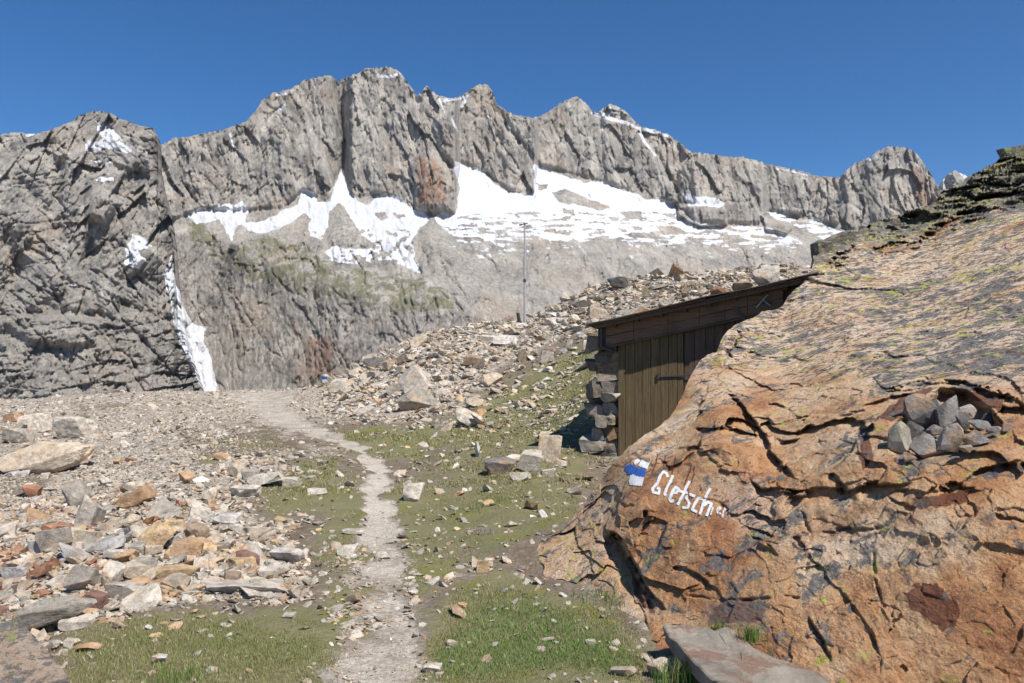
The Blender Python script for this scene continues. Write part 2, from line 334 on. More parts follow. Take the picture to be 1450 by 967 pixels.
    snow *= 1-mm*sstep(.05, .2, b2)
    extra = sstep(612, 640, PX)*sstep(1180, 1100, PX)*sstep(338, 348, PY)*sstep(380, 352, PY)*sstep(.22, .34, fbm(PX/16., (PY-PX*.04)/3.6, o=3, seed=99)); snow = np.maximum(snow, extra)
    snow = np.maximum(snow, region(PX, PY, COULOIR, 1.5, 3, 79))
    snow *= 1-region(PX, PY, [(258,452),(266,458),(262,472),(256,462)], 1, 2, 78)
    for poly, w, w1 in [([(535,107),(552,109),(566,104)],3.5,2.5),([(392,135),(404,133)],2.5,2.5),([(395,156),(404,148)],3,2),([(628,142),(645,141),(662,136)],3.,2.5),([(655,150),(660,137)],3.5,3),([(640,170),(648,186)],3,1.5),([(690,165),(699,168)],2,2),
                        ([(838,160),(858,167),(885,173),(906,182),(922,186),(945,193)],3.4,3),([(852,168),(855,205)],2.6,1.2),([(904,183),(912,200),(928,220)],3,1.5),([(326,190),(331,208)],2.4,1.2),
                        ([(1100,239),(1128,244),(1145,249)],2,2),([(1228,227),(1240,224)],3,3),([(217,258),(226,275),(230,285)],2.5,2.5),([(484,242),(483,255)],4,6),([(622,140),(630,160)],2,1)]:
        snow = np.maximum(snow, strand(PX, PY, poly, w, w1, 1.6))
    veg = np.zeros_like(PX)
    for p, a in [([(262,318),(300,320),(330,345),(380,330),(440,345),(470,372),(600,392),(640,410),(650,440),(560,450),(430,420),(350,400),(262,340)], .62),([(265,310),(295,312),(290,340),(268,335)], .85),([(640,405),(700,400),(720,420),(660,440)],.45),([(300,480),(420,470),(450,520),(330,540)],.35),([(800,240),(1300,240),(1300,330),(1050,300)],.1)]:
        veg = np.maximum(veg, a*region(PX, PY, p, 10, 12, 101))
    scree = np.zeros_like(PX)
    for p, a in [([(480,275),(500,300),(530,352),(465,350),(462,320)],1),([(600,312),(700,380),(705,420),(640,410),(585,370),(590,330)],.8),([(345,318),(300,315),(320,345)],.8),([(640,345),(1240,330),(1250,440),(1000,430),(740,470),(690,400)],.30),
                 ([(300,462),(330,470),(345,510),(420,540),(420,565),(300,565),(290,520)],.95),([(1135,318),(1180,345),(1240,345),(1210,380),(1140,345)],1),([(380,345),(450,310),(458,345),(440,350)],.7)]:
        scree = np.maximum(scree, a*region(PX, PY, p, 5, 10, 111))
    rust = np.maximum(region(PX, PY, [(592,225),(612,222),(628,250),(634,285),(590,290)], 4, 4, 121), .8*region(PX, PY, [(1290,240),(1305,240),(1325,280),(1310,300),(1295,270)], 5, 5, 122))
    rust = np.maximum(rust, .7*region(PX, PY, [(435,480),(470,478),(475,530),(425,535)], 5, 8, 123))
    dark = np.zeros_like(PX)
    for p, w, w1 in [([(480,150),(487,200),(484,245)],4,5),([(331,352),(322,375),(312,400)],9,5),([(345,380),(340,420)],5,3),([(1040,250),(1075,270)],5,4),([(940,232),(962,275)],2.5,2.5),([(1056,240),(1078,298)],2.5,2)]:  # shade of the gullies, painted as dark colour along their lines
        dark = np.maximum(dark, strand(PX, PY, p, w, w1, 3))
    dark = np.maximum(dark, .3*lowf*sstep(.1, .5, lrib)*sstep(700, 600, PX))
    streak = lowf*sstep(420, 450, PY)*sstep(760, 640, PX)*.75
    V = ray(PX, PY, D)
    back = [V[0]+np.array([0, 30, -10]), V[0]+np.array([0, 260, -260]), V[0]+np.array([0, 700, -900])]
    A = np.concatenate([np.stack(back[::-1]), V]).reshape(-1, 3); pad = lambda a: np.r_[np.tile(a[0], 3), a.ravel()]
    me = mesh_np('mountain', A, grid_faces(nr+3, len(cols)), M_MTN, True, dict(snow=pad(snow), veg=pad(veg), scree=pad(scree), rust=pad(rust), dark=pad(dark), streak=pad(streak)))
    return link('mountain', me, kind='structure')
build_main()

SKY_LEFT = [(-500,260),(-200,225),(-100,200),(0,191),(20,187),(45,190),(70,185),(85,178),(100,173),(112,163),(128,158),(142,157),(158,161),(170,168),(185,173),(198,178),(210,180),(217,182),(221,190),(223,205),(224,235),(229,262),(236,290),(242,320),(246,350),(249,400),(252,440),(262,480),(271,510),(284,548),(296,600),(300,640)]
def build_left():
    cols = np.unique(np.r_[np.arange(-500, -40, 7.), np.arange(-40, 214, 1.3), np.arange(214, 300, .33)])
    top = interp(SKY_LEFT, cols)+fbm(cols/7., cols*0+3, o=5, seed=13, g=.6)*3.2*(1-sstep(215, 222, cols))+fbm(cols/1.5, cols*0+3, o=3, seed=14)*8*sstep(222, 226, cols)
    nr = 360; t = np.linspace(0, 1, nr)[:, None]; bot = 650.
    PX = np.repeat(cols[None], nr, 0); PY = top[None]+(bot-top[None])*t
    D = 1850-(PY-160)*1.25+np.abs(PX-110)*.35
    X, Z = (PX-CX)*1.6, (CY-PY)*1.6
    wx = fbm(X/110, Z/110, o=4, seed=121)*45; wz = fbm(X/110, Z/110, o=4, seed=125)*45
    big = fbm((X-Z*.35+wx)/120, (Z+X*.2+wz)/170, o=5, seed=131, ridged=True, g=.5)
    def slabs(th, sd, a1, b1):
        U, Vv = (X+wx*.18)*math.cos(th)+(Z+wz*.18)*math.sin(th), -(X+wx*.18)*math.sin(th)+(Z+wz*.18)*math.cos(th)
        p, _ = facet2(U/a1, Vv/b1, sd, 1.3); q, _ = facet2(U/(a1*.4), Vv/(b1*.42), sd+1, 1.3); r, _ = facet2(U/(a1*.15), Vv/(b1*.18), sd+2, 1.2); return p*27+q*10+r*4
    mixm = sstep(-.12, .12, fbm(X/170, Z/170, o=2, seed=139)+(PY-380)/500.)
    lowm = sstep(430, 500, PY+fbm(X/90, Z/90, o=3, seed=138)*60)
    A1, A2, A3 = slabs(1.05, 141, 120, 48), slabs(-.6, 151, 130, 50), slabs(.18, 161, 150, 42)
    fac = A1*(1-mixm)+A2*mixm; fac = fac*(1-lowm)+(A3*.7+slabs(1.3, 171, 90, 30)*.35)*lowm
    rough = fbm(X/13, Z/15, o=4, seed=151, g=.6)
    low = sstep(380, 470, PY)
    lrib = fbm((X+wx*.7)/30, Z/140, o=4, seed=135, ridged=True)
    j1 = cracks((X*.8+Z*.6+wx*.3)/60, (Z*.8-X*.6)/190, 261, .045); j2 = cracks((X*.75-Z*.66)/52, (Z*.75+X*.66)/150, 263, .04); j3 = cracks((X+wx*.3)/30, Z/120, 265, .05); j4 = cracks((X*.9+Z*.3)/100, (Z-X*.2)/26, 267, .05)
    D += -big*22+fac+rough*3.5+13*j1+11*j2+9*j3*low+8*j4+6*cracks(X/13, Z/30, 269, .07, 2)
    for poly, w, a in [([(85,235),(80,300),(90,340)],10,55),([(10,340),(25,380),(12,410)],13,60),([(60,430),(95,445),(150,450)],7,35),([(0,470),(60,490),(130,495)],7,30),
                       ([(130,320),(120,380),(140,440)],8,35),([(150,480),(175,430),(200,440)],7,28),([(30,260),(60,290),(75,330)],9,35),([(165,300),(150,330)],6,40),([(190,470),(215,500),(235,540)],8,30)]:
        d, s, al = polydist(PX, PY, poly); D += .6*a*np.exp(-(d/w)**2)
    D += 60*np.exp(-((PX-(interp([(190,218),(300,236),(400,246),(550,284)], PY)))/9)**2)*sstep(200, 240, PY)*0+sstep(212, 240, PX)*sstep(180, 240, PY)*20
    for poly, a in [([(120,240),(150,240),(170,285),(150,320),(118,310)],40),([(60,170),(110,170),(130,200),(60,205)],12),([(25,445),(110,440),(160,455),(120,500),(30,490)],25)]:
        i = inpoly(PX, PY, poly); d, _, _ = polydist(PX, PY, poly, True); D -= np.where(i, np.minimum(d, 12)/12*a, 0)
    snow = np.zeros_like(PX)
    for k, p in enumerate([[(138,174),(152,174),(162,186),(172,196),(186,211),(180,217),(160,210),(146,208),(135,218),(120,212),(124,200),(146,198),(138,186)],
              [(178,352),(182,345),(186,331),(200,334),(214,350),(197,357),(206,370),(196,381),(176,374)],[(128,228),(142,226),(140,232)],[(134,252),(160,250),(160,256),(136,257)],[(102,250),(112,256),(104,258)],[(150,222),(160,232),(150,234)],[(96,402),(110,404),(104,407)]]):
        snow = np.maximum(snow, region(PX, PY, p, 1.5, 6, 180+k))
    coul = region(PX, PY, COULOIR, 1.5, 3, 79)
    snow *= 1-.8*sstep(.15, .35, fbm(PX/9., PY/5., o=3, seed=197))*sstep(240, 200, PY)
    snow = np.maximum(snow, coul); snow = np.maximum(snow, strand(PX, PY, [(38,192),(48,190)], 3, 2, 1))
    veg = np.zeros_like(PX)
    for p, a in [([(60,380),(150,380),(200,420),(240,440),(230,470),(150,430),(60,420)],.5),([(0,250),(80,250),(100,330),(0,330)],.33),([(90,260),(200,250),(230,300),(120,340)],.3)]:
        veg = np.maximum(veg, a*region(PX, PY, p, 10, 12, 201))
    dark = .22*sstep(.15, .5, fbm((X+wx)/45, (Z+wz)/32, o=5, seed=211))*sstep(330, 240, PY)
    dark = np.maximum(dark, .6*strand(PX, PY, [(225,210),(236,290),(245,350),(250,430)], 14, 12, 9))  # shaded right flank of the massif, painted into the colour
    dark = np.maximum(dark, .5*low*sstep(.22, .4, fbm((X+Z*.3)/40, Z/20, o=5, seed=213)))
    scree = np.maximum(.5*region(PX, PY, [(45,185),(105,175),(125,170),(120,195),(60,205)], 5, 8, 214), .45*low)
    V = ray(PX, PY, D)
    back = [V[0]+np.array([0, 20, -10]), V[0]+np.array([-60, 150, -160]), V[0]+np.array([-200, 500, -700])]
    A = np.concatenate([np.stack(back[::-1]), V]).reshape(-1, 3); pad = lambda a: np.r_[np.tile(a[0], 3), a.ravel()]
    z = np.zeros_like(PX)
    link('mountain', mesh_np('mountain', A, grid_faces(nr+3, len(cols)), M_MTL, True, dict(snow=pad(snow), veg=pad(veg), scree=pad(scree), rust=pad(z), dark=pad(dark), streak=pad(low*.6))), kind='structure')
build_left(); tick('mountains')

def far_peak(sky, D0, snowpoly, seed, scr=.5):
    x0, x1 = sky[0][0], sky[-1][0]; cols = np.arange(x0, x1+.1, 1.2); top = interp(sky, cols)+fbm(cols/5., cols*0, o=3, seed=seed)*2.2
    nr = 70; t = np.linspace(0, 1, nr)[:, None]; PX = np.repeat(cols[None], nr, 0); PY = top[None]+110*t
    X, Z = (PX-CX)*3, (CY-PY)*3
    f1, _ = facet2((X+Z*.5)/50, Z/60, seed+1, 1.3); f2, _ = facet2((X-Z*.4)/22, Z/26, seed+2, 1.3)
    D = D0-(PY-top)*3.0-fbm(X/60, Z/120, o=4, seed=seed, ridged=True)*40+f1*38+f2*16
    snow = np.zeros_like(PX)
    for p in snowpoly: snow = np.maximum(snow, region(PX, PY, p, 1, 2, seed))
    V = ray(PX, PY, D); A = np.concatenate([np.stack([V[0]+np.array([0, 500, -600]), V[0]+np.array([0, 40, -20])]), V]).reshape(-1, 3)
    pad = lambda a: np.r_[np.tile(a[0], 2), a.ravel()]; z = np.zeros_like(PX)
    link('mountain', mesh_np('mountain', A, grid_faces(nr+2, len(cols)), M_MTN, True, dict(snow=pad(snow), veg=pad(z), scree=pad(z+scr), rust=pad(z), dark=pad(z), streak=pad(z))), kind='structure')
far_peak([(820,185),(838,168),(848,158),(858,151),(864,147),(872,149),(884,156),(892,164),(900,172),(908,179),(930,200)], 3600, [[(860,152),(864,150),(868,160),(864,162)],[(842,160),(850,157),(870,168),(850,168)]], 301)
far_peak([(1325,275),(1332,262),(1338,250),(1346,244),(1352,241),(1360,245),(1375,252),(1395,270),(1420,300)], 5200, [[(1357,243),(1380,252),(1400,275),(1372,262),(1363,252)],[(1330,256),(1338,252),(1336,270)]], 311)
# ------------------------------------------------------------------ ground: one sheet, near meadow to valley floor
G_PIX = [ # (px, py, distance)
 (540,967,4.04),(200,967,4.04),(860,967,4.04),(540,780,6.94),(540,700,10.0),(535,650,13.5),(450,620,17.),(380,590,22.),(372,552,42.),(200,557,42.),(0,567,42.),(-200,572,40.),
 (60,700,13.5),(-150,700,13.),(0,850,6.2),(-200,850,6.3),(0,770,8.6),(120,640,20),(0,625,23.),(110,595,31),(250,610,21),(250,750,7.75),(330,700,9.8),(250,810,6.15),(400,720,8.8),(130,850,5.6),(330,840,5.5),
 (470,547,38.),(510,522,38.),(560,493,38.),(650,464,38.),(743,458,36.),(800,431,36.),(862,402,36.),(950,395,34.),(1100,382,30.),
 (600,575,22.),(650,600,18.),(700,560,22.),(760,520,24.),(800,480,28.),(650,500,30.),(560,540,29.),(820,560,19.),(700,650,12.4),(775,652,11.6),(850,655,12.4),(740,700,9.2),(800,750,7.2),(700,800,6.4),(760,815,6.1),(900,880,4.95),(950,930,4.4),
 (620,640,14.2),(580,700,10.1),(640,720,8.9),(900,500,20.),(860,540,17.),(960,450,24)]
G_XYZ = [(3,6,.0),(5,8,.2),(5,12,.7),(3,10,.25),(8,12,.8),(8,20,2.6),(14,30,5.),(4,3.5,0.),(9,6,.2),(2.5,13,.35),(4.5,14,.9),(0,2,0),(-2,2,-.02),(2,2,0.)]
_gp, _gv = [], []
for px, py, Y in G_PIX: _gp.append((px, math.log(Y)*420)); _gv.append(CAMZ+(CY-py)/F*Y)
for x, y, z in G_XYZ: _gp.append((CX+F*x/y, math.log(y)*420)); _gv.append(z)
_G = RBF(_gp, _gv, 'tps', 1e-3)
CREST = [(-400,40),(0,42),(372,42),(470,38),(560,38),(650,38),(743,36.5),(862,36.5),(950,34.5),(1100,30.5),(1300,31),(1900,31)]
def H0(x, y):
    x = np.asarray(x, float); y = np.asarray(y, float)
    az = np.arctan2(x, y); r = np.hypot(x, y); azc = np.clip(az, -.80, .80); Y = np.maximum(1.3, r*np.cos(azc)); px = CX+F*np.tan(azc)
    px = np.clip(px, -420, 1800)
    Yc = interp(CREST, px); Yi = np.minimum(Y, Yc+1.0)
    z = _G(px, np.log(Yi)*420)
    z = np.where(np.abs(az) > 1.2, z*sstep(3.1, 1.2, np.abs(az)), z)
    tt = np.maximum(0, Y-Yc); z = z-.45*tt*tt/(tt+12)
    return np.where(z < -60, -150+90*np.exp((z+60)/90.), z)
def H(x, y):
    x = np.asarray(x, float); y = np.asarray(y, float); Y = np.hypot(x, y)
    a = sstep(2, 14, Y); z = H0(x, y)
    return z+fbm(x/2.6, y/2.6, o=4, seed=401)*(.05+.16*a)+fbm(x*2.2, y*2.2, o=3, seed=402)*.018+fbm(x*9, y*9, o=2, seed=403)*.006
def proj(x, y, z): return CX+F*x/np.maximum(y, .3), CY-F*(z-CAMZ)/np.maximum(y, .3)
def ground_at(px, py):
    """where the sight line through a photo pixel meets the ground"""
    px = np.atleast_1d(np.asarray(px, float)); py = np.atleast_1d(np.asarray(py, float))
    ys = np.exp(np.linspace(math.log(2.4), math.log(48), 260)); out = np.full(px.shape, np.nan); prev = None
    for Y in ys:
        g = CAMZ+(CY-py)/F*Y-H(( px-CX)/F*Y, np.full(px.shape, Y))
        if prev is not None:
            m = np.isnan(out) & (g < 0); f = prev[0]/(prev[0]-g+1e-9); out = np.where(m, prev[1]+(Y-prev[1])*np.clip(f, 0, 1), out)
        prev = (g, Y)
    return np.where(np.isnan(out), 40., out)

# where grass, path and rubble lie (traced on the photo, carried by the ground itself)
PATHL = [(545,1000,.30),(540,940,.30),(540,860,.26),(545,790,.20),(535,740,.19),(530,700,.17),(538,665,.14),(505,632,.15),(450,612,.35),(400,595,.7),(382,575,1.0),(372,558,1.6)]
GRASS = [([(60,900),(110,860),(300,848),(430,842),(480,870),(500,1000),(60,1000)],1.,22),([(600,870),(640,820),(740,800),(830,840),(900,880),(950,920),(930,1000),(560,1000)],1.3,30),([(360,700),(400,655),(480,640),(500,690),(480,730),(380,735)],.85,8),
 ([(430,615),(520,598),(620,600),(640,625),(600,660),(540,655),(460,625)],.9,6),([(600,640),(700,600),(840,570),(860,640),(830,700),(700,720),(620,700)],.72,10),([(540,740),(640,700),(860,690),(800,760),(740,790),(600,800)],.78,10),
 ([(240,608),(380,612),(440,640),(350,650),(280,640)],.62,6),([(90,568),(180,566),(190,580),(110,590)],.45,5),([(560,620),(660,560),(730,510),(860,455),(870,560),(840,640),(640,660)],.85,18),([(330,700),(470,640),(860,640),(860,700),(760,800),(620,860),(620,1000),(380,1000),(430,760)],.82,30),([(400,590),(560,596),(640,640),(420,640)],.6,14),([(860,400),(760,450),(700,470),(860,460)],.4,10),([(0,680),(60,640),(110,600),(120,620),(60,700),(0,740)],.55,8),
 ([(430,760),(500,750),(520,850),(440,850)],.75,12),([(860,395),(1000,385),(1130,380),(1130,400),(870,430)],.6,5),([(560,500),(740,455),(700,480),(590,520)],.4,6),([(640,700),(700,690),(730,700),(700,740),(640,740)],1.1,8),([(270,640),(310,640),(310,660),(270,655)],.9,4)]
RUBBLE = [([(0,640),(110,590),(300,600),(440,660),(330,700),(420,740),(430,840),(200,850),(60,890),(0,900),(-300,950),(-300,560)],1.,14),([(440,545),(560,480),(740,440),(860,395),(1130,375),(1130,400),(860,440),(800,470),(690,540),(640,600),(560,600),(420,590)],1.,10),
 ([(-300,560),(0,562),(450,545),(460,590),(300,600),(100,600),(-300,640)],.7,8),([(600,590),(760,530),(870,490),(850,600),(700,610)],.6,14),([(480,780),(620,790),(640,870),(620,1000),(440,1000),(470,880)],.5,25)]
def masks(x, y, z):
    px, py = proj(x, y, z); px = np.clip(px, -500, 1900); py = np.clip(py, 300, 1100)
    w1 = fbm(x*1.1, y*.9, o=6, seed=411, g=.65); w2 = fbm(x*1.1+40, y*.9, o=6, seed=412, g=.65); Y = np.maximum(y, 1); k = 260/Y
    qx, qy = px+w1*k*2.2, py+w2*k*1.0
    g = np.zeros(px.shape); rb = np.zeros(px.shape)
    qf, rf = qx.ravel(), qy.ravel()
    for P, a, s in GRASS:
        q = np.array(P); e = s*2.3; b = (qf > q[:, 0].min()-e)&(qf < q[:, 0].max()+e)&(rf > q[:, 1].min()-e)&(rf < q[:, 1].max()+e); X_, Y_ = qf[b], rf[b]
        i = inpoly(X_, Y_, P); d, _, _ = polydist(X_, Y_, P, True); gr = g.reshape(-1); gr[b] = np.maximum(gr[b], a*sstep(-s*2.3, s*2.6, np.where(i, d, -d)))
    for P, a, s in RUBBLE:
        q = np.array(P); e = s*1.3; b = (qf > q[:, 0].min()-e)&(qf < q[:, 0].max()+e)&(rf > q[:, 1].min()-e)&(rf < q[:, 1].max()+e); X_, Y_ = qf[b], rf[b]
        i = inpoly(X_, Y_, P); d, _, _ = polydist(X_, Y_, P, True); rr = rb.reshape(-1); rr[b] = np.maximum(rr[b], a*sstep(-s, s, np.where(i, d, -d)))
    wl = _PW(x, y)
    wl = wl*np.interp(Y, [0, 5, 7.5, 9.5, 60], [.58, .58, .8, 1, 1])*np.interp(Y, [0, 13, 17, 26, 60], [1, .9, .55, .5, .6]); wl = wl*sstep(-.5, .05, fbm(x*1.7, y*1.1, o=5, seed=423, g=.6)+.25*(Y > 9)); return g*(1-wl*.9), wl, rb*(1-wl*.8)
_pp = [(p[0], p[1]) for p in PATHL]; _py = ground_at([p[0] for p in _pp], [min(p[1], 966) for p in _pp]); _pwp = [((p[0]-CX)/F*Y, Y) for p, Y in zip(_pp, _py)]; _pwp[0] = (_pwp[1][0]+.05, 2.0)
def _PW(x, y):
    d, s, al = polydist(x, y, _pwp); n = len(_pwp)
    cum = np.r_[0, np.cumsum([math.dist(_pwp[i], _pwp[i+1]) for i in range(n-1)])]; w = np.interp(al*cum[-1], cum, [p[2] for p in PATHL])
    return sstep(1.25, .55, (d+fbm(x*1.8, y*1.3, o=5, seed=421, g=.65)*(.16+.02*y))/w)

def mat_ground():
    t = NT('alpine_ground', .95, .1)
    g, pa, rb = t.attr('grass'), t.attr('path'), t.attr('rubble')
    def cells(sc):
        v = t.map((1, 1, .8)); r = t.n('ShaderNodeTexVoronoi'); r.inputs['Scale'].default_value = sc; t.put(r.inputs['Vector'], t.mix(.06, v, t.noise(sc*.6, 2, .5, col=True), 'ADD'))
        sx = t.n('ShaderNodeSeparateColor'); t.put(sx.inputs[0], r.outputs['Color']); return r.outputs['Distance'], sx.outputs[0], sx.outputs[1]
    d1, a1, b1 = cells(22.); d2, a2, b2 = cells(70.); d3, a3, b3 = cells(8.)
    stone = lambda a, b: t.mix(t.sm(b, .86, .95), t.ramp(a, [(0, (.28, .24, .19)), (.35, (.46, .40, .325)), (.7, (.60, .535, .445)), (1, (.70, .645, .555))]), (.42, .25, .14))
    s1, s2, s3 = stone(a1, b1), stone(a2, b2), stone(a3, b3)
    gravel = t.mix(t.sm(t.noise(1.3, 3), .4, .6), s1, s2); gravel = t.mix(t.math('MULTIPLY', rb, .6), gravel, s3)
    gravel = t.mix(t.math('MULTIPLY', t.sm(d1, .35, .65), .5), gravel, (.12, .10, .08))
    gravel = t.mix(t.math('MULTIPLY', t.noise(150, 3, .7), .4), gravel, (.42, .38, .32))
    sand = t.mix(t.noise(90, 4, .7), (.58, .51, .415), (.76, .69, .59)); gravel = t.mix(t.math('MULTIPLY', pa, .65), gravel, sand)
    soil = t.mix(t.noise(30, 5, .7), (.085, .062, .04), (.25, .20, .14))
    n1 = t.noise(1.7, 8, .68); n2 = t.noise(9, 6, .7); n3 = t.noise(45, 4, .7)
    tot = t.math('ADD', t.math('MULTIPLY', n1, .5), t.math('ADD', t.math('MULTIPLY', n2, .35), t.math('MULTIPLY', n3, .25)))
    gr = t.ramp(t.noise(2.3, 6, .7), [(.3, (.24, .20, .11)), (.5, (.175, .172, .075)), (.7, (.125, .15, .045))])
    gr = t.mix(t.math('MULTIPLY', n3, .6), gr, (.27, .235, .15))
    yel = t.sm(t.noise(1.1, 4, .6), .56, .62); gr = t.mix(t.math('MULTIPLY', yel, .5), gr, (.19, .19, .03))
    # bare soil shows where the grass thins out; gravel where it stops
    soilm = t.sm(t.math('ADD', g, tot), .78, .98); grm = t.sm(t.math('ADD', t.math('MULTIPLY', g, .8), tot), 1.02, 1.16)
    base = t.mix(t.sm(tot, .50, .62), gravel, soil); base = t.mix(t.math('MAXIMUM', t.math('MULTIPLY', pa, .95), t.math('MULTIPLY', rb, .75)), base, gravel)
    col = t.mix(t.math('MULTIPLY', t.math('MULTIPLY', soilm, .75), t.math('SUBTRACT', 1.0, t.math('MULTIPLY', pa, 1.7), None, True)), base, soil); col = t.mix(grm, col, gr)
    h = t.math('ADD', t.math('MULTIPLY', d1, -.5), t.math('ADD', t.math('MULTIPLY', d2, -.25), t.math('MULTIPLY', n3, .8)))
    h = t.math('ADD', h, t.math('MULTIPLY', t.noise(200, 3, .7), .25))
    return t.done(col, t.bump(h, .03, .8))
M_GND = mat_ground()
def build_ground():
    ps = np.arange(-420, 1560, 2.1); azd = np.arctan((ps-CX)/F); az = np.r_[np.linspace(-math.pi, azd[0], 40)[:-1], azd, np.linspace(azd[-1], math.pi, 40)[1:]]
    r = np.r_[.3, np.exp(np.linspace(math.log(1.2), math.log(50), 560)), np.exp(np.linspace(math.log(50), math.log(9000), 50))[1:]]
    A, R = np.meshgrid(az, r); x, y = R*np.sin(A), R*np.cos(A); z = H(x, y)
    g, pa, rb = masks(x, y, z)
    far = sstep(44, 60, R); g *= 1-far
    z = z+rb*(fbm(x*3.1, y*3.1, o=3, seed=431)*.05)*(1-far)-pa*.025*(1-far)+fbm(x/90, y/90, o=4, seed=433)*12*sstep(100, 400, R)
    LOOK.update(az=az, r=r, a=np.stack([z, g, pa, rb], -1).astype(np.float32))
    me = mesh_np('ground', np.stack([x, y, z], -1).reshape(-1, 3), grid_faces(len(r), len(az), True), M_GND, True, dict(grass=g.ravel(), path=pa.ravel(), rubble=rb.ravel()))
    link('ground', me, kind='structure')
LOOK = {}; build_ground(); tick('ground')
def look(x, y):
    x = np.asarray(x, float); y = np.asarray(y, float); A, R, G = LOOK['az'], LOOK['r'], LOOK['a']; a = np.arctan2(x, y); q = np.hypot(x, y)
    i = np.clip(np.searchsorted(A, a)-1, 0, len(A)-2); j = np.clip(np.searchsorted(R, q)-1, 0, len(R)-2); u = ((a-A[i])/(A[i+1]-A[i]))[..., None]; v = np.clip((q-R[j])/(R[j+1]-R[j]), 0, 1)[..., None]
    return (G[j, i]*(1-u)+G[j, i+1]*u)*(1-v)+(G[j+1, i]*(1-u)+G[j+1, i+1]*u)*v
def H(x, y): return look(x, y)[..., 0]
def masks(x, y, z): l = look(x, y); return l[..., 1], l[..., 2], l[..., 3]
def ground_at(px, py):
    px = np.atleast_1d(np.asarray(px, float)); py = np.atleast_1d(np.asarray(py, float)); ys = np.exp(np.linspace(math.log(2.4), math.log(48), 500))
    X = (px[:, None]-CX)/F*ys[None]; g = CAMZ+(CY-py[:, None])/F*ys[None]-H(X, np.repeat(ys[None], len(px), 0)); k = np.argmax(g < 0, 1)
    return np.where((g < 0).any(1), ys[k], 40.)
# ------------------------------------------------------------------ the big orange boulder
def mat_boulder():
    t = NT('lichen_granite', .88, .18)
    sl = t.attr('slab'); mo = t.attr('moss'); st = t.attr('stain')
    fol = t.map((.42, 1.0, 1.5), (0, .12, -.42)); fo2 = t.map((.62, 1.0, 1.3), (0, .12, -.42))
    n1 = t.noise(1.1, 8, .62, None, .5); n2 = t.noise(5.5, 8, .72); n3 = t.noise(2.6, 9, .75, fol, .7); n4 = t.noise(26, 6, .75); n5 = t.noise(90, 4, .75)
    face = t.ramp(n1, [(.34, (.33, .13, .06)), (.44, (.55, .28, .125)), (.54, (.64, .41, .23)), (.65, (.72, .56, .40))])
    face = t.mix(t.sm(n2, .52, .72), face, (.27, .13, .07))
    slab = t.ramp(n3, [(.32, (.58, .32, .15)), (.44, (.68, .47, .29)), (.55, (.74, .59, .45)), (.68, (.62, .40, .22))])
    slab = t.mix(t.sm(t.noise(.7, 6, .7, fol), .58, .68), slab, (.58, .27, .12))
    base = t.mix(sl, face, slab)
    base = t.mix(t.math('MULTIPLY', t.sm(n4, .50, .70), .5), base, (.30, .17, .10)); base = t.mix(t.math('MULTIPLY', t.sm(n5, .55, .72), .6), base, (.75, .66, .55))
    base = t.mix(t.math('MULTIPLY', t.sm(n5, .46, .30), .65), base, (.14, .085, .06))
    # rust stain, grey and black crust lichen, yellow map lichen
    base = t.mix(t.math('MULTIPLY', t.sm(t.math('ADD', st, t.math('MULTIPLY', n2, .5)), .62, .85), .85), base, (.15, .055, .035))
    w = t.math('ADD', t.math('MULTIPLY_ADD', sl, .095, .02), t.math('MULTIPLY', mo, .10))
    g1 = t.math('ADD', t.noise(5.2, 10, .74, fo2, .5), t.math('MULTIPLY', w, .8)); lf = t.math('MULTIPLY', t.math('SUBTRACT', t.noise(.9, 5, .6, fo2), .5), .42); g1 = t.math('ADD', g1, lf); gm = t.math('MULTIPLY', t.sm(t.math('SUBTRACT', g1, t.math('MULTIPLY', sl, .012)), .60, .612), t.sm(t.noise(30, 5, .8), .36, .42))
    gcol = t.ramp(n4, [(.35, (.09, .087, .085)), (.52, (.18, .175, .17)), (.7, (.34, .33, .315))])
    base = t.mix(t.math('MULTIPLY', gm, .92), base, gcol)
    b1 = t.math('ADD', t.noise(17, 7, .78, fo2, .2), w); bm = t.sm(b1, .635, .655); base = t.mix(t.math('MULTIPLY', bm, .85), base, (.07, .067, .065))
    p1 = t.math('ADD', t.noise(7., 7, .7, None, .2), t.math('MULTIPLY', t.math('SUBTRACT', t.noise(1.0, 3, .5), .5), .25)); lim = t.math('ADD', p1, t.math('MULTIPLY', w, .35))
    base = t.mix(t.math('MULTIPLY', t.sm(lim, .625, .645), t.sm(n5, .36, .5)), base, t.mix(n4, (.30, .32, .05), (.62, .62, .16)))
    base = t.mix(t.math('MULTIPLY', mo, .38), base, t.ramp(n2, [(.35, (.16, .14, .11)), (.48, (.30, .28, .21)), (.6, (.50, .47, .39))]))
    base = t.mix(t.math('MULTIPLY', t.attr('fresh'), .7), base, (.21, .19, .175))
    chip = t.vor(11, t.mix(.25, t.map((1, 1, 1.5)), t.noise(6, 4, .6, col=True), 'ADD')); chip2 = t.vor(34, t.mix(.12, t.map((1, 1, 1.5)), t.noise(20, 4, .6, col=True), 'ADD'))
    base = t.mix(t.math('MULTIPLY', t.sm(t.noise(2.0, 7, .7), .54, .62), .55), base, t.mix(1, base, (.58, .43, .34), 'MULTIPLY'))
    h = t.math('ADD', t.math('ADD', t.math('MULTIPLY', chip, .45), t.math('MULTIPLY', chip2, .25)), t.math('MULTIPLY', t.noise(14, 8, .78, t.map((1, 1, 1.6))), 1.), t.math('MULTIPLY', t.noise(60, 6, .8), .35))
    h = t.math('ADD', h, t.math('MULTIPLY', gm, .06)); h2 = t.noise(4, 8, .7, fol)
    return t.done(base, t.bump(h, .045, .85, t.bump(h2, .09, .7)))
M_ROCK = mat_boulder()
